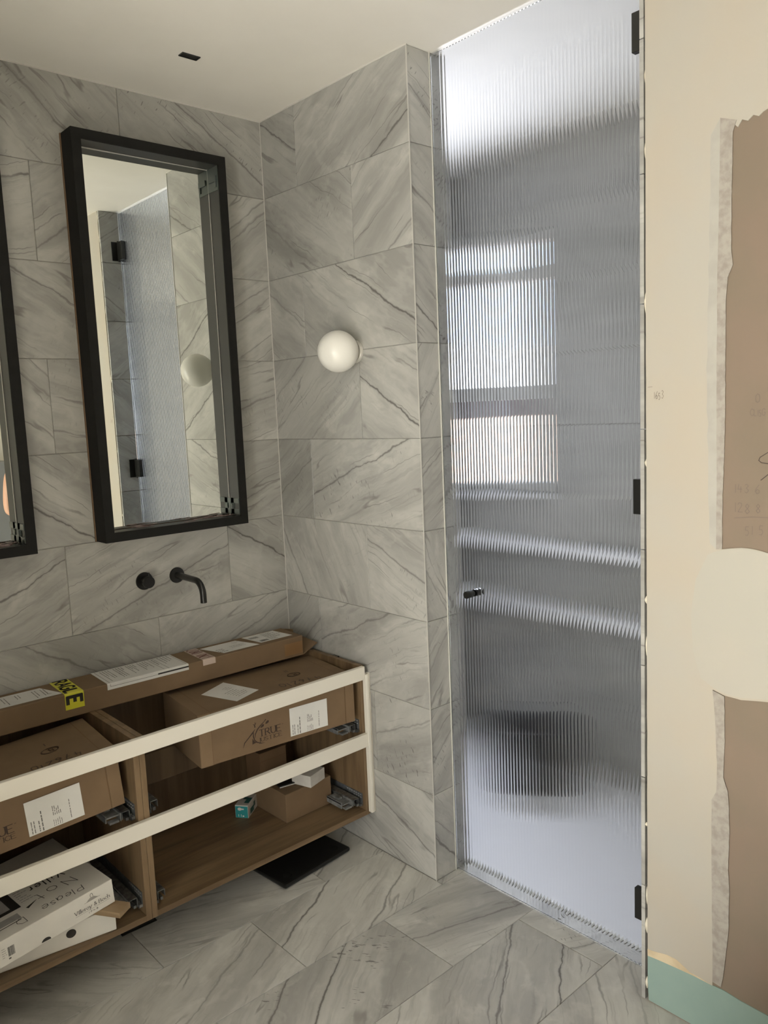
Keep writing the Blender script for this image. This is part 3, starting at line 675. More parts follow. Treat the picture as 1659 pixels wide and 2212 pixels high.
bx('brick_wall', 'brick', nh, -0.2, 4, -5, 5, 0, 4.98); MB().add([(-0.5, -5.2, 4.98), (-0.5, 5.2, 4.98), (2, 5.2, 5.7), (2, -5.2, 5.7), (4.3, 5.2, 4.98), (4.3, -5.2, 4.98)], [(0, 1, 2, 3), (3, 2, 4, 5), (0, 3, 5), (1, 4, 2), (0, 5, 4, 1)]).build('roof', 'roof', nh)
for y in (-3, -0.5, 2):
    bx('house_window', 'frame', nh, -0.24, -0.2, y, y + 1, 2.2, 3.4)

# ------------------------------------------------------------------ ribbed glass door
door = thing('door_1', (G, 1.052, 0.008), 'frameless ribbed glass shower door with black hinges and knob', 'door'); struct(door)
gy0, gy1, gz1 = 0.0, E - 0.004 - 1.052, ZC - 0.010 - 0.008
NR = 63; pit = (gy1 - gy0) / NR; SEG = 10; sag = 0.0007; g = MB()
for r in range(NR):
    pr = []
    for i in range(SEG + 1):
        t = -1 + 2 * i / SEG; R_ = (sag * sag + (pit / 2) ** 2) / (2 * sag)
        x = -(math.sqrt(R_ * R_ - (t * pit / 2) ** 2) - (R_ - sag)); pr.append((x, gy0 + pit * (r + (t + 1) / 2)))
    vs = [(x, y, 0) for x, y in pr] + [(x, y, gz1) for x, y in pr]; k = SEG + 1
    g.add(vs, [(i, i + k, i + k + 1, i + 1) for i in range(SEG)], True)
    bvs = [(0.006, y, 0) for x, y in pr] + [(0.006, y, gz1) for x, y in pr]
    g.add(bvs, [(i + 1, i + k + 1, i + k, i) for i in range(SEG)])
    g.add([(x, y, 0) for x, y in pr] + [(0.006, y, 0) for x, y in pr], [(i, i + 1, i + k + 1, i + k) for i in range(SEG)])
    g.add([(x, y, gz1) for x, y in pr] + [(0.006, y, gz1) for x, y in pr], [(i + 1, i, i + k, i + k + 1) for i in range(SEG)])
for y, s in ((gy0, 1), (gy1, -1)):
    f = [(0, y, 0), (0.006, y, 0), (0.006, y, gz1), (0, y, gz1)]; g.add(f, [(0, 1, 2, 3) if s > 0 else (3, 2, 1, 0)])
gl = g.build('glass_panel', 'reeded', door, fix=False)
for z in (2.433, 1.295, 0.152):
    h = bx('hinge', 'matt', door, -0.020, -0.0022, 0.006, 0.062, z, z + 0.092, 0.0012)
    bx('clamp_plate', 'matt', h, 0.0064, 0.018, 0.006, 0.055, z, z + 0.092, 0.0012)
    bx('wall_plate', 'matt', h, -0.045, 0.045, -0.0055, -0.001, z - 0.002, z + 0.094, 0.0008)
    MB().lathe([(0.006, z - 0.006), (0.006, z + 0.098)], Matrix.Translation((-0.012, 0.008, 0)), 16).build('pin', 'matt', h)
KX = Matrix.Translation((0, 1.700 - 1.052, 0.995)) @ Matrix.Rotation(-math.pi / 2, 4, 'Y')
kb = MB().lathe([(0.0085, 0.0012), (0.0085, 0.008), (0.0118, 0.009), (0.0118, 0.036), (0.0105, 0.0375)], KX, 24).build('knob', 'matt', door)
MB().lathe([(0.0118, -0.0065), (0.0118, -0.034), (0.0105, -0.0355)], KX, 24).build('inner_knob', 'matt', door)

# ------------------------------------------------------------------ ceiling spot and wall globe lamp
sp = thing('recessed_spotlight', (1.316, 2.266, ZC), 'small black rectangular spotlight set flush in the ceiling', 'spotlight', (0, 0, 0))
q = MB()
for a in ((-0.030, 0.030, -0.0135, -0.011), (-0.030, 0.030, 0.011, 0.0135), (-0.030, -0.0275, -0.011, 0.011), (0.0275, 0.030, -0.011, 0.011)):
    q.box(a[0], a[1], a[2], a[3], -0.003, 0.0)
q.build('rim', 'matt', sp); bx('baffle', 'rubber', sp, -0.0275, 0.0275, -0.011, 0.011, -0.0012, -0.0002)
lp = thing('globe_wall_lamp', (S, 2.112, 1.803), 'round white opal globe lamp on the marble wall', 'wall lamp')
RX = Matrix.Rotation(-math.pi / 2, 4, 'Y')
MB().lathe([(0.038, 0.0005), (0.038, 0.010), (0.034, 0.012)], RX, 32).build('wall_plate', 'trim', lp)
MB().lathe([(0.001, 0.0105)] + [(0.069 * math.sin(a), 0.0795 - 0.069 * math.cos(a)) for a in [math.pi * i / 24 for i in range(2, 24)]] + [(0.0005, 0.1485)], RX, 48, False).build('globe', 'opal', lp)

# ------------------------------------------------------------------ basin taps
RY = Matrix.Rotation(math.pi / 2, 4, 'X')
tv = thing('basin_mixer', (1.193, D, 1.047), 'matt black round basin control on the wall, to the left of the spout', 'tap')
MB().lathe([(0.031, 0.0), (0.031, 0.005), (0.0295, 0.0065)], RY, 36).build('cover_plate', 'matt', tv)
kn = MB().lathe([(0.0175, 0.0065), (0.0175, 0.018), (0.0205, 0.0185), (0.0205, 0.041), (0.0195, 0.042)], RY, 36).build('knob', 'matt', tv)
MB().tube([(0.004, -0.030, 0.0195), (0.006, -0.030, 0.032)], 0.0026, 10).build('pin_lever', 'matt', kn)
ts = thing('basin_spout', (1.317, D, 1.047), 'matt black bent basin spout on the wall above the vanity', 'tap')
MB().lathe([(0.028, 0.0), (0.028, 0.005), (0.0265, 0.0065)], RY, 36).build('cover_plate', 'matt', ts)
path = [(0, -0.006, 0), (0, -0.06, 0), (0, -0.138, -0.001)] + [(0, -0.138 - 0.046 * math.sin(a), -0.001 - 0.046 * (1 - math.cos(a))) for a in [math.pi / 2 * i / 9 for i in range(1, 10)]] + [(0, -0.184, -0.060), (0, -0.184, -0.074)]
MB().tube(path, 0.0112, 20).build('spout_pipe', 'matt', ts)

# ------------------------------------------------------------------ mirror cabinets


def mirror_cabinet(x0, label):
    c = thing('mirror_cabinet', (x0, D, 1.210), label, 'mirror cabinet', group=None)
    Wd, H, F, T = 0.541, 1.293, -0.088, 0.030        # width, height, front face, stile width
    bx('back_board', 'mdf', c, -0.002, Wd + 0.002, -0.009, -0.001, -0.001, H + 0.001)
    q = MB()
    q.box(0, T, F, -0.009, 0, H); q.box(Wd - T, Wd, F, -0.009, 0, H); q.box(T, Wd - T, F, -0.009, 0, T); q.box(T, Wd - T, F, -0.009, H - T, H)
    q.build('frame', 'black', c)
    q = MB(); e = 0.0012
    q.box(T, T + e, F + 0.004, -0.022, T, H - T); q.box(Wd - T - e, Wd - T, F + 0.004, -0.022, T, H - T); q.box(T + e, Wd - T - e, F + 0.004, -0.022, H - T - e, H - T); q.box(T + e, Wd - T - e, F + 0.004, -0.022, T, T + e)
    q.build('lining', 'black_in', c)
    mg = MB().box(T + 0.003 - Wd / 2, Wd / 2 - T - 0.003, -0.0025, 0.0015, T + 0.003, H - T - 0.003).build('mirror_glass', 'mirror', c); mg.location = (Wd / 2, -0.0140, 0); mg.rotation_euler = (0, 0, math.radians(-0.27))
    q = MB(); q.box(T + 0.001, T + 0.004, -0.018, -0.0125, T, H - T).box(Wd - T - 0.004, Wd - T - 0.001, -0.018, -0.0125, T, H - T).box(T, Wd - T, -0.018, -0.0125, H - T - 0.004, H - T - 0.001)
    q.build('mirror_edge', 'trim', c)
    xr = Wd - T - e
    b = MB().box(xr - 0.0025, xr, F + 0.004, -0.0175, H - T - 0.082, H - T - 0.002).build('hinge_bracket', 'bracket', c)
    MB().box(xr - 0.007, xr - 0.0025, F + 0.010, -0.030, H - T - 0.052, H - T - 0.034).box(xr - 0.006, xr - 0.0025, F + 0.012, F + 0.020, H - T - 0.072, H - T - 0.052).build('bracket_arm', 'bracket', b)
    b = MB().box(xr - 0.0025, xr, F + 0.004, -0.030, T + 0.046, T + 0.064).box(xr - 0.0025, xr, F + 0.004, -0.030, T + 0.006, T + 0.024).box(xr - 0.0025, xr, -0.050, -0.0175, T + 0.006, T + 0.064).build('hinge_bracket', 'bracket', c)
    bx('bracket_plate', 'bracket', b, xr - 0.006, xr - 0.0025, -0.044, -0.026, T + 0.026, T + 0.044)
    xl = T + e
    bx('catch', 'black_in', c, xl, xl + 0.004, -0.036, -0.018, H - T - 0.06, H - T - 0.04); bx('catch', 'black_in', c, xl, xl + 0.004, -0.040, -0.018, T + 0.004, T + 0.065)
    q = MB(); r = random.Random(int(x0 * 100))
    for k in range(16):
        x = r.choice((r.uniform(T + 0.07, T + 0.22), r.uniform(Wd - T - 0.11, Wd - T - 0.03), r.uniform(T + 0.1, Wd - 0.08))); y = r.uniform(-0.07, -0.03); a = r.uniform(-0.35, 0.35); L = r.uniform(0.02, 0.06)
        z = T + e + 0.0016 + 0.0024 * (k % 3)
        q.tube([(x - L / 2 * math.cos(a), y - L / 2 * math.sin(a) * 0.4, z), (x + L / 2 * math.cos(a), y + L / 2 * math.sin(a) * 0.4, z + 0.001)], 0.0012, 6)
    o = q.build('loose_offcuts', speck_mat, c); o['kind'] = 'stuff'
    return c


speck_mat = speckled('pinkish_plastic_offcuts', (0.42, 0.33, 0.32), (0.16, 0.10, 0.10), 40, 0.5)
mirror_cabinet(1.035, 'black framed mirror cabinet, whole in view, reflecting the glass door and globe lamp')
mirror_cabinet(0.277, 'black framed mirror cabinet cut off by the left edge of the photo')

# ------------------------------------------------------------------ vanity
van = thing('vanity_unit', (0.0, 2.13, 0.135), 'oak vanity carcass without drawers, with long white front rails', 'vanity')
O = Vector((0.0, 2.13, 0.135))


def vb(name, mat, x0, x1, y0, y1, z0, z1, bev=0.0006, parent=van):
    return MB().box(x0, x1, y0 - 2.13, y1 - 2.13, z0 - 0.135, z1 - 0.135, bev).build(name, mat, parent)


YB = 2.604
vb('side_panel', 'oak_z', 1.755, 1.773, 2.132, YB, 0.137, 0.700); vb('middle_panel', 'oak_z', 0.9165, 0.934, 2.132, YB, 0.137, 0.700); vb('middle_panel', 'oak_z', 0.898, 0.9155, 2.132, YB, 0.137, 0.700); vb('side_panel', 'oak_z', 0.060, 0.078, 2.132, YB, 0.137, 0.700)
vb('base_panel', 'oak_x', 0.934, 1.755, 2.132, YB, 0.137, 0.155); vb('base_panel', 'oak_x', 0.078, 0.898, 2.132, YB, 0.137, 0.155)
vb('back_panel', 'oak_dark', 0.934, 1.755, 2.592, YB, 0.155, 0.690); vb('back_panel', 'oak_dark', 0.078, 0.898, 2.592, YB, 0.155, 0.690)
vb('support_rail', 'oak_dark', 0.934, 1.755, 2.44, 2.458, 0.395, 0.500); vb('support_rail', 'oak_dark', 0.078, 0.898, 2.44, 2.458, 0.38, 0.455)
vb('front_rail', 'lacquer', 0.060, 1.7645, 2.1155, 2.1318, 0.652, 0.700, 0.0012); vb('front_rail', 'lacquer', 0.060, 1.7645, 2.1155, 2.1318, 0.401, 0.450, 0.0012)
vb('filler_strip', 'lacquer', 1.7648, 1.7772, 2.112, 2.131, 0.148, 0.670, 0.0008); vb('filler_strip', 'lacquer', 1.7773, 1.7890, 2.118, 2.131, 0.146, 0.672, 0.0008)
bx('wall_bracket', 'matt', van, 1.7735, 1.7885, 0.16, 0.19, 0.545, 0.562)


def runner(x, s, z, clip):
    """drawer runner on a panel face at x; s = +1 when the free side is towards +x"""
    y0, y1 = 2.150, 2.560
    X = lambda a: (x + s * a)
    def b(mb, a0, a1, yy0, yy1, zz0, zz1):
        p, q_ = sorted((X(a0), X(a1))); mb.box(p, q_, yy0 - 2.13, yy1 - 2.13, zz0 - 0.135, zz1 - 0.135); return mb
    f = MB(); b(f, 0.0003, 0.002, y0, y1, z, z + 0.046); b(f, 0.002, 0.014, y0, y1, z, z + 0.002)
    r = f.build('drawer_runner', 'zinc_dark', van)
    c = MB(); b(c, 0.014, 0.0155, y0 + 0.006, y1 - 0.02, z + 0.003, z + 0.032); b(c, 0.0155, 0.036, y0 + 0.006, y1 - 0.02, z + 0.0305, z + 0.032); b(c, 0.036, 0.0375, y0 + 0.006, y1 - 0.02, z + 0.010, z + 0.032); b(c, 0.020, 0.028, y0 + 0.002, y0 + 0.05, z + 0.004, z + 0.013)
    c.build('channel', 'zinc', r)
    h = MB()
    for k in range(7):
        for dz in (0.028, 0.038):
            if k < 4 or dz > 0.03:
                b(h, 0.002, 0.0026, y0 + 0.006 + k * 0.0125, y0 + 0.012 + k * 0.0125, z + dz, z + dz + 0.0035)
    h.build('punched_slots', 'hole', r)
    w2 = MB(); b(w2, 0.002, 0.012, y0 - 0.002, y0 + 0.012, z + 0.002, z + 0.010); b(w2, 0.004, 0.010, y0 + 0.014, y0 + 0.032, z + 0.002, z + 0.014); w2.build('front_tab', 'zinc', r)
    if clip:
        k = MB(); b(k, 0.0385, 0.078, y0 + 0.02, y0 + 0.115, z + 0.020, z + 0.024); b(k, 0.0385, 0.041, y0 + 0.01, y0 + 0.12, z + 0.006, z + 0.030); b(k, 0.074, 0.078, y0 + 0.03, y0 + 0.115, z + 0.004, z + 0.026); b(k, 0.044, 0.072, y0 + 0.012, y0 + 0.03, z + 0.004, z + 0.010); b(k, 0.05, 0.068, y0 + 0.06, y0 + 0.10, z + 0.024, z + 0.032)
        k.build('locking_clip', 'clip', r)


runner(1.755, -1, 0.4505, True); runner(1.755, -1, 0.168, True)
runner(0.934, 1, 0.4505, False); runner(0.934, 1, 0.165, False)
runner(0.898, -1, 0.4505, True); runner(0.898, -1, 0.176, True)

# ------------------------------------------------------------------ boxes


def carton(name, loc, rot, L, Dp, H, label, cat='box', mat='card', bev=0.002, group=None):
    b = thing(name, loc, label, cat, rot, group)
    MB().box(0, L, 0, Dp, 0, H, bev).build('carton', mat, b)
    return b


def paper(parent, to3, poly, ink_rows, seed, name='paper_label', mat='paper'):
    q = MB(); q.add([to3(*p) for p in poly], [list(range(len(poly)))]); o = q.build(name, mat, parent, fix=False)
    return o


def emblem(mb, to3, u, v, s, sx):
    """reaching figure with a curved sash and leaf pair; (u, v) is its foot, s its height"""
    P = lambda pts: [(u + a * sx, v + b * s) for a, b in pts]
    mb.ribbon(P([(0.0, 0.0), (0.05, 0.20), (0.20, 0.40), (0.32, 0.56), (0.42, 0.72)]), [.006 * s, .05 * s, .05 * s, .07 * s, .02 * s], to3)
    mb.ribbon(P([(0.05, 0.20), (0.02, 0.08), (-0.01, -0.02)]), [.05 * s, .03 * s, .01 * s], to3)
    mb.ribbon(P([(0.36, 0.62), (0.35, 0.40), (0.38, 0.20), (0.46, 0.06), (0.60, -0.04), (0.72, -0.06)]), [.03 * s, .06 * s, .05 * s, .05 * s, .04 * s, .01 * s], to3)
    mb.ribbon(P([(0.41, 0.30), (0.42, 0.48), (0.50, 0.68), (0.62, 0.84), (0.74, 0.97)]), [.015 * s, .05 * s, .06 * s, .05 * s, .03 * s], to3)
    mb.ribbon(P([(0.74, 0.97), (0.80, 1.06)]), [.03 * s, .05 * s], to3)
    for cx, cy, a in ((0.66, 0.78, 0.5), (0.83, 0.90, 0.5)):
        L = [(-.09, -.03), (-.02, .03), (.05, .06), (.09, .02), (.04, -.05), (-.03, -.06)]
        ca, sa = math.cos(a), math.sin(a); mb.add([to3(u + (cx + x * ca - y * sa) * sx, v + (cy + x * sa + y * ca) * s) for x, y in L], [list(range(6))])
    mb.ribbon(P([(0.42, 0.80), (0.41, 0.92), (0.47, 1.02)]), [.06 * s, .05 * s, .02 * s], to3); mb.ribbon(P([(0.41, 0.92), (0.36, 0.98)]), .025 * s, to3); mb.ribbon(P([(0.42, 0.95), (0.43, 1.07)]), .02 * s, to3)
    mb.add([to3(u + a * sx, v + b * s) for a, b in ((.30, .02), (.31, .30), (.38, .14), (.44, .06))], [(0, 1, 2, 3)])


def mirror_box(loc, rot, label, slip, circ):
    L, Dp, H = 0.585, 0.30, 0.175
    b = carton('cardboard_box', loc, rot, L, Dp, H, label)
    fr = frame2((0, 0, 0), (1, 0, 0), (0, 0, 1), 0.0005)      # front face
    tp_ = frame2((0, 0, H), (1, 0, 0), (0, 1, 0), 0.0005)     # top face
    for u in (0.042, 0.545):
        MB().quad2(u - 0.0008, u + 0.0008, 0.003, H - 0.003, fr).build('flap_seam', 'seam', b, fix=False); MB().quad2(u - 0.0007, u + 0.0007, 0.003, Dp - 0.003, tp_).build('flap_seam', 'seam', b, fix=False)
    bx('end_flap', 'card_light', b, 0.0015, 0.041, -0.0022, -0.0002, 0.001, H - 0.002); bx('end_flap', 'card', b, 0.547, L - 0.002, -0.0022, -0.0002, 0.002, H - 0.03)
    q = MB(); emblem(q, fr, 0.148, 0.027, 0.070, 0.108); to = frame2((0, 0, 0), (1, 0, 0), (0, 0, 1), 0.0006)
    fit(q, 'TRUE', to, 0.207, 0.289, 0.0475, 0.0225, 0.0042, 0.20, serif=True); fit(q, 'JUSTICE', to, 0.205, 0.291, 0.0295, 0.0130, 0.0024, 0.26, serif=True)
    q.ribbon([(0.292, 0.069), (0.297, 0.069)], 0.0012, to)
    q.build('printed_logo', 'brownink', b)
    lab = MB().quad2(0.322, 0.470, 0.016, 0.114, frame2((0, -0.0022, 0), (1, 0, 0), (0, 0, 1), 0.0004)).build('paper_label', 'paper', b, fix=False)
    tl_ = frame2((0.470, -0.0022, 0.016), (0, 0, 1), (-1, 0, 0), 0.0008)
    q = MB(); fine_print(q, tl_, 0.004, 0.05, 0.128, 0.142, 2, 0.0022, 3, 0.9); fine_print(q, tl_, 0.004, 0.040, 0.116, 0.122, 1, 0.0026, 4, 1.0); fine_print(q, tl_, 0.003, 0.074, 0.108, 0.113, 1, 0.003, 5, 1.2); fine_print(q, tl_, 0.034, 0.062, 0.058, 0.082, 5, 0.0018, 6, 0.8); fine_print(q, tl_, 0.003, 0.024, 0.058, 0.084, 5, 0.0014, 7, 0.9); fine_print(q, tl_, 0.008, 0.088, 0.032, 0.038, 1, 0.0018, 8, 1.2)
    q.build('fine_print', 'fadeink', lab, fix=False)
    # handwriting on the top, upside down to the viewer
    ha, hb, hh = (0.500, 0.062, 0.030) if not slip else (0.478, 0.070, 0.034)
    th = frame2((ha, hb, H), (-1, 0, 0), (0, -1, 0), 0.0006)
    q = MB(); x_ = 0.0
    for k, ch_ in enumerate('476210'):
        x_ = lettering(q, ch_, th, x_, -0.004 * math.sin(k * 1.3) - 0.0015 * k * slip, hh, 0.0036, 0.72, 0.40, shake=0.10)
    cx, cy = (0.060, -0.075) if not slip else (0.055, -0.068)
    for k in (0, 1):
        q.ribbon([(cx + (0.023 + 0.002 * k) * math.cos(t), cy + (0.017 + 0.002 * k) * math.sin(t + 0.2 * k)) for t in [2 * math.pi * i / 18 for i in range(18 + k)]], 0.0030, th)
    lettering(q, circ, th, cx - 0.009, cy - 0.010, 0.020, 0.0030, 0.7)
    lettering(q, '1' if not slip else '11', th, cx - 0.002, cy - 0.062, 0.020, 0.0030, 0.7)
    q.build('handwriting', 'marker', b, fix=False)
    if slip:
        s_ = MB(); S4 = [(0.150, 0.030), (0.255, 0.080), (0.195, 0.235), (0.085, 0.170)]
        s_.add([tp_(*p) for p in S4], [(0, 1, 2, 3)]); so = s_.build('paper_label', 'paper', b, fix=False)
        ts_ = frame2((0.195, 0.235, H), (-0.86, -0.51, 0), (0.51, -0.86, 0), 0.0009) if False else frame2((0.150, 0.030, H), (0.90, 0.43, 0), (-0.43, 0.90, 0), 0.0009)
        q = MB(); fine_print(q, ts_, 0.04, 0.105, 0.02, 0.09, 6, 0.0026, 12, 0.7); fine_print(q, ts_, 0.07, 0.105, 0.095, 0.125, 3, 0.002, 13, 0.8); q.build('fine_print', 'fadeink', so, fix=False)
    return b


mirror_box((1.143, 2.198, 0.5045), (0, 0, math.radians(-6.2)), 'large brown carton jutting tilted in the right vanity bay, white slip on its top', True, 'R')
mirror_box((0.293, 2.199, 0.462), (0, math.radians(-4.3), math.radians(-4.0)), 'large brown carton in the left vanity bay, numbers in marker on its top', False, 'B')

# long parcel along the wall
lb = carton('long_cardboard_parcel', (0.506, 2.4507, 0.7005), (0, 0, math.radians(-2.42)), 1.20, 0.150, 0.0755, 'long narrow brown parcel with yellow fragile tape lying across the vanity top', 'parcel', bev=0.003)
T = 0.0755; DP = 0.150
fr = frame2((0, 0, 0), (1, 0, 0), (0, 0, 1), 0.0006); tp_ = frame2((0, 0, T), (1, 0, 0), (0, 1, 0), 0.0006)


def wrap(u0, u1, drop, v1=DP, mat='paper', name='paper_label'):
    q = MB(); q.quad2(u0, u1, 0.002, v1, tp_); q.add([fr(u0, T - drop), fr(u1, T - drop), fr(u1, T - 0.002), fr(u0, T - 0.002)], [(0, 1, 2, 3)]); q.add([fr(u0, T - 0.002), fr(u1, T - 0.002), tp_(u1, 0.002), tp_(u0, 0.002)], [(0, 1, 2, 3)])
    return q.build(name, mat, lb, fix=False)


fb = wrap(0.322, 0.380, 0.050, mat='yellow', name='fragile_tape')
tt = frame2((0.330, DP, T), (0, -1, 0), (1, 0, 0), 0.0012); q = MB(); fit(q, 'RAGIL', tt, 0.002, 0.143, 0, 0.042, 0.0088, 0.17)
te = frame2((0.330, 0, T), (0, 0, -1), (1, 0, 0), 0.0012); lettering(q, 'E', te, 0.011, 0, 0.042, 0.0105, 0.62, 0.2); q.build('lettering', 'ink', fb, fix=False)
pl_ = wrap(0.455, 0.735, 0.020)
tf = frame2((0.455, 0, T), (1, 0, 0), (0, 1, 0), 0.0012); q = MB()
for u in (0.010, 0.195, 0.212, 0.274):
    q.ribbon([(u, 0.004), (u, 0.146)], 0.0012, tf)
q.ribbon([(0.010, 0.146), (0.274, 0.146)], 0.0010, tf); tfr = frame2((0.455, 0, T), (0, -1, 0), (1, 0, 0), 0.0012)
for k, (a, b_) in enumerate(((0.020, 0.055), (0.065, 0.10), (0.108, 0.14), (0.148, 0.185))):
    fine_print(q, tfr, -0.135, -0.015, a, b_, 4, 0.0020, 30 + k, 0.5)
fine_print(q, tfr, -0.135, -0.05, 0.198, 0.21, 1, 0.0026, 40, 1.0); fine_print(q, tfr, -0.14, -0.06, 0.222, 0.265, 4, 0.0022, 41, 0.4)
ff = frame2((0.455, 0, T), (1, 0, 0), (0, 0, 1), 0.0012); q.quad2(0.170, 0.280, -0.011, -0.006, ff); q.ribbon([(0.010, -0.010), (0.170, -0.010)], 0.001, ff); q.ribbon([(0.010, -0.002), (0.010, -0.010)], 0.001, ff)
q.build('printed_form', 'ink', pl_, fix=False)
ot = wrap(0.788, 0.836, 0.020, mat='pinkpaper', name='paper_tape'); tt = frame2((0.792, DP, T), (0, -1, 0), (1, 0, 0), 0.0012); q = MB(); fit(q, 'LOAD ONLY', tt, 0.016, 0.140, 0, 0.040, 0.0036, 0.09); q.quad2(0.004, 0.010, 0.004, 0.012, tt); q.build('lettering', 'redink', ot, fix=False)
for k, (u0, u1, v0, v1, sk) in enumerate(((0.860, 1.005, 0.018, 0.128, -0.02), (1.028, 1.165, 0.030, 0.140, -0.01), (0.10, 0.305, 0.020, 0.125, -0.02))):
    q = MB(); q.add([tp_(u0 - sk, v0), tp_(u1 - sk, v0), tp_(u1 + sk, v1), tp_(u0 + sk, v1)], [(0, 1, 2, 3)]); so = q.build('paper_label', 'paper', lb, fix=False)
    tq = frame2((u0, 0, T), (1, 0, 0), (0, 1, 0), 0.0012); q = MB()
    if k == 1:
        for i in range(22):
            q.quad2(0.018 + 0.0016 * i, 0.018 + 0.0016 * i + rnd.choice((0.0006, 0.001)), v0 + 0.008, v0 + 0.030, tq); q.quad2(0.004 + 0.0016 * i, 0.004 + 0.0016 * i + 0.0008, v0 + 0.062, v0 + 0.085, tq)
        fine_print(q, tq, 0.06, 0.130, v0 + 0.006, v1 - 0.01, 9, 0.003, 60, 0.7)
    elif k == 0:
        fine_print(q, tq, 0.012, 0.055, v0 + 0.008, v0 + 0.055, 3, 0.005, 61, 0.5); fine_print(q, tq, 0.07, 0.13, v0 + 0.03, v0 + 0.06, 3, 0.002, 62, 0.6); fine_print(q, tq, 0.1, 0.13, v0 + 0.075, v0 + 0.10, 2, 0.002, 63, 0.5)
    else:
        tr_ = frame2((u0, 0, T), (0, -1, 0), (1, 0, 0), 0.0012)
        for a in (0.02, 0.06, 0.10, 0.15, 0.175):
            fine_print(q, tr_, -0.105, -0.03, a, a + 0.018, 2, 0.0026, int(a * 900), 0.6)
        lettering(q, '15', tr_, -0.05, 0.185, 0.012, 0.0012, 0.5)
    q.build('fine_print', 'fadeink', so, fix=False)
q = MB().quad2(1.118, 1.1965, 0.010, 0.056, fr).build('tape_patch', 'packtape', lb, fix=False)
q = MB(); q.add([(1.2, 0.002, 0.0015), (1.2, DP - 0.004, 0.0015), (1.268, DP - 0.02, 0.036), (1.262, -0.004, 0.034)], [(0, 1, 2, 3)]); q.add([(1.2, DP - 0.002, 0.004), (1.2, DP - 0.002, T - 0.003), (1.245, DP - 0.012, T - 0.012), (1.25, DP - 0.014, 0.03)], [(0, 1, 2, 3)])
fo = q.build('open_flap', 'card', lb); md = fo.modifiers.new('thick', 'SOLIDIFY'); md.thickness = 0.003; md.offset = 0
bx('end_shade', 'card_dark', lb, 1.1985, 1.2006, 0.004, DP - 0.004, 0.004, T - 0.005)  # darker sheet paints the shade inside the open end

# cartons on the vanity base, right bay
bb = carton('small_brown_box', (1.497, 2.268, 0.1555), (0, 0, math.radians(1.0)), 0.207, 0.205, 0.106, 'squat brown box on the vanity base carrying a small white box')
q = MB(); lettering(q, 'RZU', frame2((0.10, 0.05, 0.106), (-0.98, -0.2, 0), (0.2, -0.98, 0), 0.0006), 0.005, 0, 0.012, 0.0022, 0.7, 0.3); q.build('marker_letters', 'marker', bb, fix=False)
MB().quad2(0.0, 0.0015, 0.004, 0.102, frame2((0.001, 0, 0), (1, 0, 0), (0, 0, 1), 0.0004)).build('corner_seam', 'card_light', bb, fix=False)
wb = carton('small_white_box', (1.592, 2.243, 0.2620), (0, 0, math.radians(17)), 0.088, 0.086, 0.043, 'little dull white box perched on the squat brown box', mat='grey_card', bev=0.0012)
MB().box(0.004, 0.084, 0.040, 0.0408, 0.0425, 0.0436).build('lid_seam', 'fadeink', wb)
ph = carton('black_slab', (1.512, 2.325, 0.2620), (0, 0, math.radians(-12)), 0.062, 0.12, 0.008, 'flat black slab with a pale rim beside the little white box', 'gadget', mat='rubber', bev=0.002)
MB().box(0.001, 0.061, -0.0015, 0.0, 0.001, 0.004).build('pale_rim', 'paper', ph)
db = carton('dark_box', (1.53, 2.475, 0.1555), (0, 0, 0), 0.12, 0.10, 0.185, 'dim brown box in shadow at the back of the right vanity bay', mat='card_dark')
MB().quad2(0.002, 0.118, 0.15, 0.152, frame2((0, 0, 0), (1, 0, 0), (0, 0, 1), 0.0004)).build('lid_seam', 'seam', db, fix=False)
tb = carton('light_bulb_box', (1.391, 2.4405, 0.1555), (0, 0, math.radians(-53.1)), 0.050, 0.092, 0.048, 'small teal and white light bulb carton on the vanity base', mat='grey_card', bev=0.001)
q = MB().quad2(0.0015, 0.0485, 0.001, 0.0445, frame2((0, 0, 0), (1, 0, 0), (0, 0, 1), 0.0004)).build('teal_panel', 'teal', tb, fix=False)
fq = frame2((0, 0, 0), (1, 0, 0), (0, 0, 1), 0.0008); q2 = MB(); q2.add([fq(0.018 + 0.008 * math.cos(t), 0.034 + 0.006 * math.sin(t)) for t in [2 * math.pi * i / 14 for i in range(14)]], [list(range(14))]); q2.quad2(0.024, 0.034, 0.0315, 0.0365, fq)
for u in (0.012, 0.022):
    q2.quad2(u, u + 0.002, 0.005, 0.014, fq)
q2.quad2(0.028, 0.034, 0.005, 0.010, fq); q2.build('bulb_print', 'paper', q, fix=False)
q = MB(); ft_ = frame2((0, 0, 0.048), (1, 0, 0), (0, 1, 0), 0.0006); q.quad2(0.028, 0.046, 0.018, 0.060, ft_); q.quad2(0.014, 0.030, 0.045, 0.062, ft_); fs_ = frame2((0.050, 0, 0), (0, 1, 0), (0, 0, 1), 0.0006); q.quad2(0.02, 0.055, 0.006, 0.026, fs_); q.quad2(0.055, 0.07, 0.018, 0.036, fs_); q.build('dark_print', 'teal_dark', tb, fix=False)

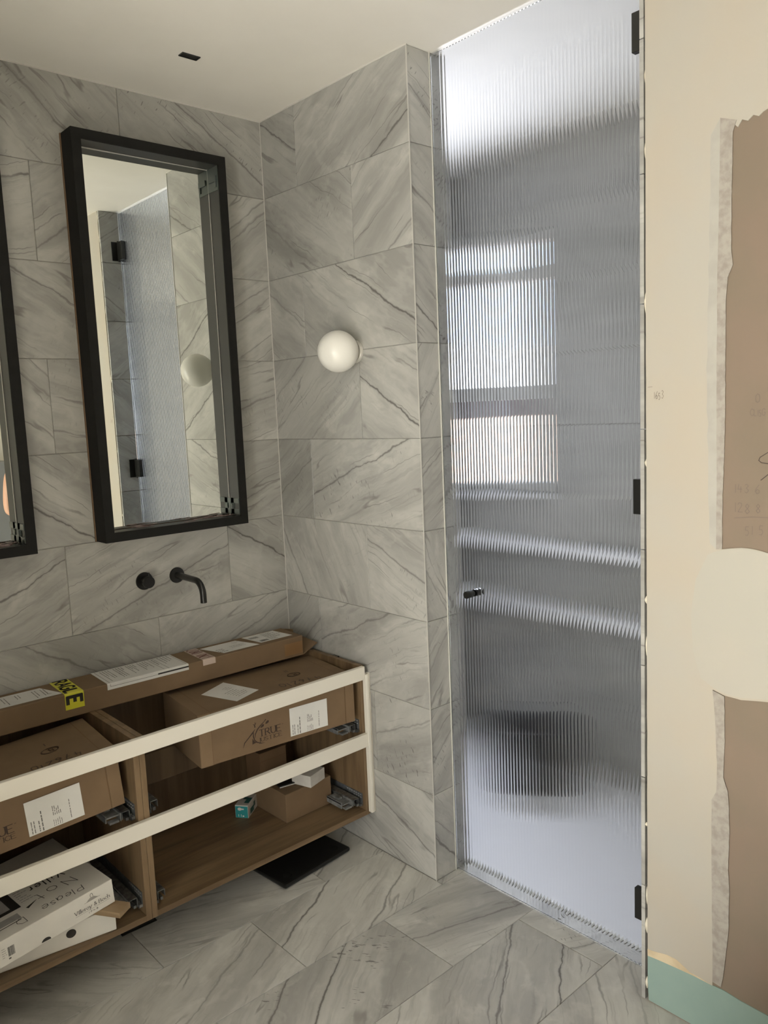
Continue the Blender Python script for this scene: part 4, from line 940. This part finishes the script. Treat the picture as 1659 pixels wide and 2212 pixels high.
# white cartons in the left bay
wl = carton('white_carton', (0.215, 2.226, 0.1555), (0, 0, math.radians(-8.7)), 0.60, 0.33, 0.066, 'flat white carton with a round black hole, lying under the printed white box', mat='white_card', bev=0.0015)
def disc(cx, cy, rx, ry, to3, a0=0, a1=2 * math.pi):
    m_ = MB(); m_.add([to3(cx + rx * math.cos(a0 + (a1 - a0) * i / 20), cy + ry * math.sin(a0 + (a1 - a0) * i / 20)) for i in range(20)], [list(range(20))]); return m_
disc(0.478, 0.038, 0.0135, 0.0125, frame2((0, 0, 0), (1, 0, 0), (0, 0, 1), 0.0004)).build('finger_hole', 'ink', wl, fix=False)
vbx = carton('printed_white_box', (0.2145, 2.071, 0.2045), (0, math.radians(-3.5), math.radians(6.0)), 0.60, 0.36, 0.071, 'white bathroom ware box with grey printed maker\'s mark, tipped on a wooden wedge', mat='white_card', bev=0.0012)
vf = frame2((0, 0, 0), (1, 0, 0), (0, 0, 1), 0.0005); H_ = 0.071
q = MB(); fit(q, 'Villeroy & Boch', vf, 0.482, 0.586, 0.0235, 0.0108, 0.0018, 0.20, serif=True, thin=0.4); q.ribbon([(0.483, 0.0192), (0.586, 0.0192)], 0.0006, vf)
fit(q, '1748', vf, 0.521, 0.549, 0.0095, 0.0050, 0.0009, 0.9)
for i in range(7):
    wdt = 0.013 + 0.0040 * i + (0.010 if i == 6 else 0); q.ribbon([(0.536 - wdt / 2, 0.0525 - 0.0014 * i), (0.536 + wdt / 2, 0.0525 - 0.0014 * i)], 0.0006, vf)
q.ribbon([(0.532, 0.054), (0.5318, 0.060), (0.5335, 0.0632), (0.5365, 0.0634), (0.5388, 0.060), (0.5394, 0.054)], 0.0013, vf)
q.build('printed_logo', 'fadeink', vbx, fix=False)
disc(0.398, 0.003, 0.013, 0.010, vf, 0, math.pi).build('finger_hole', 'ink', vbx, fix=False)
q = MB()
for i in range(16):
    q.quad2(0.300 + 0.0011 * i, 0.300 + 0.0011 * i + rnd.choice((0.0005, 0.0008)), 0.020, 0.046, vf)
q.quad2(0.300, 0.306, 0.012, 0.016, vf); fine_print(q, vf, 0.285, 0.297, 0.02, 0.05, 5, 0.001, 71, 0.9); q.build('barcode', 'fadeink', vbx, fix=False)
vt = frame2((0, 0, H_), (-1, 0, 0), (0, -1, 0), 0.0006); q = MB()
fit(q, 'Please', vt, -0.533, -0.420, -0.050, 0.026, 0.0018, 0.30, shake=0.12, slant=0.15); fit(q, 'Not', vt, -0.532, -0.425, -0.115, 0.036, 0.0020, 0.6, shake=0.10, slant=-0.2); fit(q, 'Viller', vt, -0.530, -0.432, -0.165, 0.026, 0.0036, 0.45, shake=0.08); lettering(q, 'D', vt, -0.368, -0.050, 0.028, 0.0016, 0.9)
q.build('handwriting', 'ink', vbx, fix=False)
vtt = frame2((0, 0, H_), (1, 0, 0), (0, 1, 0), 0.0005); q = MB(); q.quad2(0.20, 0.384, 0.098, 0.112, vtt); q.quad2(0.360, 0.384, 0.112, 0.25, vtt); q.ribbon([(0.20, 0.042), (0.362, 0.046)], 0.003, vtt); q.ribbon([(0.392, 0.078), (0.425, 0.094)], [0.009, 0.001], vtt); q.build('printed_picture_frame', 'ink', vbx, fix=False)
q = MB(); q.quad2(0.20, 0.360, 0.112, 0.25, vtt); q.quad2(0.20, 0.365, 0.052, 0.080, vtt); fine_print(q, vtt, 0.392, 0.425, 0.11, 0.19, 7, 0.003, 72, 0.7); q.build('printed_picture', speckled('grey_print_halftone', (0.36, 0.355, 0.345), (0.28, 0.275, 0.27), 20, 0.7), vbx, fix=False)
wd = MB().box(-0.026, 0.026, 0.0, 0.125, 0, 0.0165, 0.0008).build('wood_offcut', 'offcut'); wd.location = (0.8195, 2.090, 0.2217); wd.rotation_euler = (0, 0, math.radians(33)); tag(wd, 'pale wooden offcut wedged between the two white boxes', 'wood block')

# ------------------------------------------------------------------ on the floor under the vanity
sc = thing('bathroom_scale', (1.535, 2.27, 0.0), 'flat black rounded slab like bathroom scales on the floor under the vanity', 'scales', (0, 0, math.radians(5)))
MB().box(-0.155, 0.155, -0.115, 0.115, 0.006, 0.022, 0.007).build('platform', 'rubber', sc)
for x in (-0.11, 0.11):
    for y in (-0.075, 0.075):
        MB().lathe([(0.016, 0.0), (0.016, 0.0065)], Matrix.Translation((x, y, 0)), 16).build('foot', 'matt', sc); MB().lathe([(0.016, 0.0222), (0.013, 0.0227)], Matrix.Translation((x, y, 0)), 20).build('sensor_disc', 'black', sc)
dr = thing('floor_drain', (0.951, 2.372, 0.0), 'square dark floor drain with a black rim half under the vanity', 'drain', (0, 0, math.radians(-2)))
q = MB()
for a in ((-0.058, 0.058, -0.058, -0.052), (-0.058, 0.058, 0.052, 0.058), (-0.058, -0.052, -0.052, 0.052), (0.052, 0.058, -0.052, 0.052)):
    q.box(a[0], a[1], a[2], a[3], 0.0002, 0.0026)
q.build('rim', 'matt', dr); bx('insert', 'drain', dr, -0.052, 0.052, -0.052, 0.052, 0.0002, 0.0016)

# ------------------------------------------------------------------ beige pouffe near the camera
pf = thing('pouffe', (1.22, 0.47, 0.0), 'beige curly pile pouffe whose rounded top pokes in by the bare plaster wall', 'pouffe')
q = MB(); n1, n2 = 40, 90; vs = []
for j in range(n1 + 1):
    t = j / n1; a = math.pi * t
    for i in range(n2):
        b_ = 2 * math.pi * i / n2; ce = lambda x: math.copysign(abs(x) ** 0.55, x)
        p = Vector((0.235 * ce(math.sin(a)) * math.cos(b_), 0.235 * ce(math.sin(a)) * math.sin(b_), 0.215 + 0.215 * ce(math.cos(a))))
        nrm = Vector((p.x, p.y, (p.z - 0.215) * 1.2)).normalized(); k = noise.noise(p * 75) * 0.006 + noise.noise(p * 140) * 0.003
        vs.append(p + nrm * k if p.z > 0.01 else p)
q.add(vs, [(j * n2 + i, j * n2 + (i + 1) % n2, (j + 1) * n2 + (i + 1) % n2, (j + 1) * n2 + i) for j in range(n1) for i in range(n2)], True)
q.build('curly_cover', 'fluff', pf)

# ------------------------------------------------------------------ blue-grey cupboard, only seen in the mirror
cb = thing('cupboard', (1.62, -1.15, 0.0), 'blue grey cupboard standing behind the person, a sliver in the cut-off mirror', 'cupboard')
bx('body', 'bluegrey', cb, -0.15, 0.165, -0.45, 0.45, 0.0, 1.36, 0.002)
for y in (-0.44, 0.005):
    d_ = bx('cupboard_door', 'bluegrey', cb, -0.17, -0.1505, y, y + 0.435, 0.06, 1.34, 0.002)
    bx('handle', 'matt', d_, -0.19, -0.1705, y + 0.2, y + 0.21, 0.65, 0.80)

# ------------------------------------------------------------------ the person beside the camera, glimpsed in the cut-off mirror
pe = thing('person', (1.603, 0.11, 0.007), 'person in a black sleeveless top with bare bent arm, glimpsed in the cut-off mirror', 'person', (0, 0, math.radians(-40)))
pe.scale = (0.93, 0.93, 0.99)


def skin_mesh(name, nodes, links, mat, root=0, sub=2):
    me = bpy.data.meshes.new(name); me.from_pydata([n[:3] for n in nodes], links, []); o = bpy.data.objects.new(name, me); COL.objects.link(o)
    m1 = o.modifiers.new('skin', 'SKIN'); m1.branch_smoothing = 0.4; m2 = o.modifiers.new('sub', 'SUBSURF'); m2.levels = sub; m2.render_levels = sub
    for i, n in enumerate(nodes):
        r = n[3] if isinstance(n[3], tuple) else (n[3], n[3]); me.skin_vertices[0].data[i].radius = r
    me.skin_vertices[0].data[root].use_root = True
    dg = bpy.context.evaluated_depsgraph_get(); ev = o.evaluated_get(dg); m = bpy.data.meshes.new_from_object(ev)
    bpy.data.objects.remove(o); r = bpy.data.objects.new(name, m); COL.objects.link(r); m.materials.clear(); m.materials.append(M[mat])
    for p in m.polygons:
        p.use_smooth = True
    return r


ND = []; LK = []
def nd(x, y, z, r, prev=None):
    ND.append((x, y, z, r)); i = len(ND) - 1
    if prev is not None:
        LK.append((prev, i))
    return i
pel = nd(0, 0, 0.90, (0.14, 0.10)); wa = nd(0, 0.005, 1.05, (0.115, 0.085), pel); ch = nd(0, 0.0, 1.22, (0.135, 0.095), wa); nk0 = nd(0, -0.015, 1.34, (0.075, 0.06), ch); nk = nd(0, -0.005, 1.40, 0.05, nk0)
hd0 = nd(0, 0.015, 1.46, (0.06, 0.075), nk); hd1 = nd(0, 0.012, 1.53, (0.072, 0.09), hd0); hd2 = nd(0, 0.0, 1.595, (0.06, 0.075), hd1)
ns = nd(0, 0.115, 1.502, 0.011, hd1)
for s, arm in ((-1, [(0.155, -0.01, 1.325, .05), (0.178, -0.02, 1.20, .043), (0.185, -0.03, 1.105, .038), (0.14, 0.10, 1.12, .031), (0.065, 0.165, 1.14, .023)]), (1, [(0.155, -0.01, 1.325, .05), (0.168, -0.01, 1.19, .043), (0.170, -0.01, 1.075, .036), (0.172, 0.01, 0.97, .031), (0.172, 0.03, 0.86, .023)])):
    p = nk0
    for x, y, z, r in arm:
        p = nd(s * x, y, z, r, p)
    h0 = Vector((s * arm[-1][0], arm[-1][1], arm[-1][2]))
    dv, sv, cv = (Vector((0.93, 0.36, 0)), Vector((0, 0, 1)), Vector((0.3, -0.9, 0))) if s < 0 else (Vector((0, 0.12, -0.99)), Vector((0, 0.99, 0.1)), Vector((-0.9, 0, -0.3)))
    c = h0 + dv * 0.05; pm = nd(*c, (0.014, 0.03) if s > 0 else (0.03, 0.014), p)
    for k, L in enumerate((0.070, 0.078, 0.073, 0.058)):
        b0 = h0 + dv * 0.082 + sv * (0.026 - 0.0175 * k); b1 = b0 + dv * L * 0.5 + cv * 0.006; b2 = b0 + dv * L * 0.95 + cv * 0.022
        f = nd(*b0, 0.0085, pm); f = nd(*b1, 0.008, f); nd(*b2, 0.0065, f)
    b0 = h0 + dv * 0.035 + sv * 0.034; b1 = b0 + dv * 0.035 + sv * 0.02
    f = nd(*b0, 0.0095, p); nd(*b1, 0.0075, f)
    q = pel
    for x, y, z, r in ((0.085, 0, 0.82, .085), (0.095, 0.01, 0.64, .066), (0.098, 0.012, 0.47, .052), (0.10, -0.01, 0.32, .05), (0.10, -0.02, 0.10, .034), (0.10, -0.015, 0.05, (.036, .036)), (0.105, 0.09, 0.032, (.038, .026)), (0.107, 0.15, 0.024, (.036, .018))):
        q = nd(s * x, y, z, r, q)
body = skin_mesh('body', ND, LK, 'skin'); body.parent = pe


def garment(name, pick, off, mat):
    """cloth that follows the body: the chosen body faces pushed out and thickened"""
    bm = bmesh.new(); bm.from_mesh(body.data); bm.normal_update()
    bmesh.ops.delete(bm, geom=[f for f in bm.faces if not pick(f.calc_center_median())], context='FACES')
    seen = set(); best = []
    for f0 in bm.faces:
        if f0 in seen:
            continue
        st = [f0]; isl = []; seen.add(f0)
        while st:
            f1 = st.pop(); isl.append(f1)
            for e1 in f1.edges:
                for f2 in e1.link_faces:
                    if f2 not in seen:
                        seen.add(f2); st.append(f2)
        best = max(best, isl, key=len)
    keep = set(best); bmesh.ops.delete(bm, geom=[f for f in bm.faces if f not in keep], context='FACES')
    bmesh.ops.delete(bm, geom=[v_ for v_ in bm.verts if not v_.link_faces], context='VERTS')
    for v_ in bm.verts:
        v_.co += v_.normal * off
    me = bpy.data.meshes.new(name); bm.to_mesh(me); bm.free(); me.materials.clear(); me.materials.append(M[mat])
    for p in me.polygons:
        p.use_smooth = True
    o = bpy.data.objects.new(name, me); COL.objects.link(o); o.parent = pe; m_ = o.modifiers.new('thick', 'SOLIDIFY'); m_.thickness = 0.004; m_.offset = 1
    return o


garment('sleeveless_top', lambda c: 0.86 < c.z < 1.35 and abs(c.x) < 0.135 - max(0, c.z - 1.22) * 0.35 and c.y < 0.13, 0.004, 'cloth_black')
garment('trousers', lambda c: 0.07 < c.z < 0.92 and not (c.x > 0.142 and 0.66 < c.z), 0.006, 'denim')
garment('hair', lambda c: c.z > 1.40 and (c.y < 0.02 or c.z > 1.585) and c.z > 1.42, 0.014, 'hair')
MB().lathe([(0.001, 0.0), (0.05, 0.03), (0.062, 0.16), (0.05, 0.26), (0.01, 0.30)], Matrix.Translation((-0.01, -0.075, 1.28)) @ Matrix.Diagonal((1.2, 0.6, 1, 1)), 20).build('ponytail', 'hair', pe)
for s in (-1, 1):
    ey = MB().lathe([(0.0005, -0.011)] + [(0.011 * math.sin(math.pi * i / 8), -0.011 * math.cos(math.pi * i / 8)) for i in range(1, 8)] + [(0.0005, 0.011)], Matrix.Translation((s * 0.031, 0.088, 1.525)), 14, False).build('eye', 'eye', pe)
    MB().lathe([(0.006, 0.0), (0.004, 0.002)], Matrix.Translation((s * 0.031, 0.0985, 1.525)) @ Matrix.Rotation(-math.pi / 2, 4, 'X'), 12).build('iris', 'iris', ey)
    MB().lathe([(0.0005, -0.03), (0.012, -0.022), (0.016, 0.0), (0.018, 0.015), (0.012, 0.028), (0.0005, 0.032)], Matrix.Translation((s * 0.075, 0.0, 1.515)) @ Matrix.Diagonal((0.5, 1, 1, 1)), 12).build('ear', 'skin', pe)
MB().tube([(-0.022, 0.088, 1.462), (-0.01, 0.095, 1.464), (0, 0.097, 1.463), (0.01, 0.095, 1.464), (0.022, 0.088, 1.462)], [0.002, 0.005, 0.005, 0.005, 0.002], 10).build('mouth', 'lip', pe)
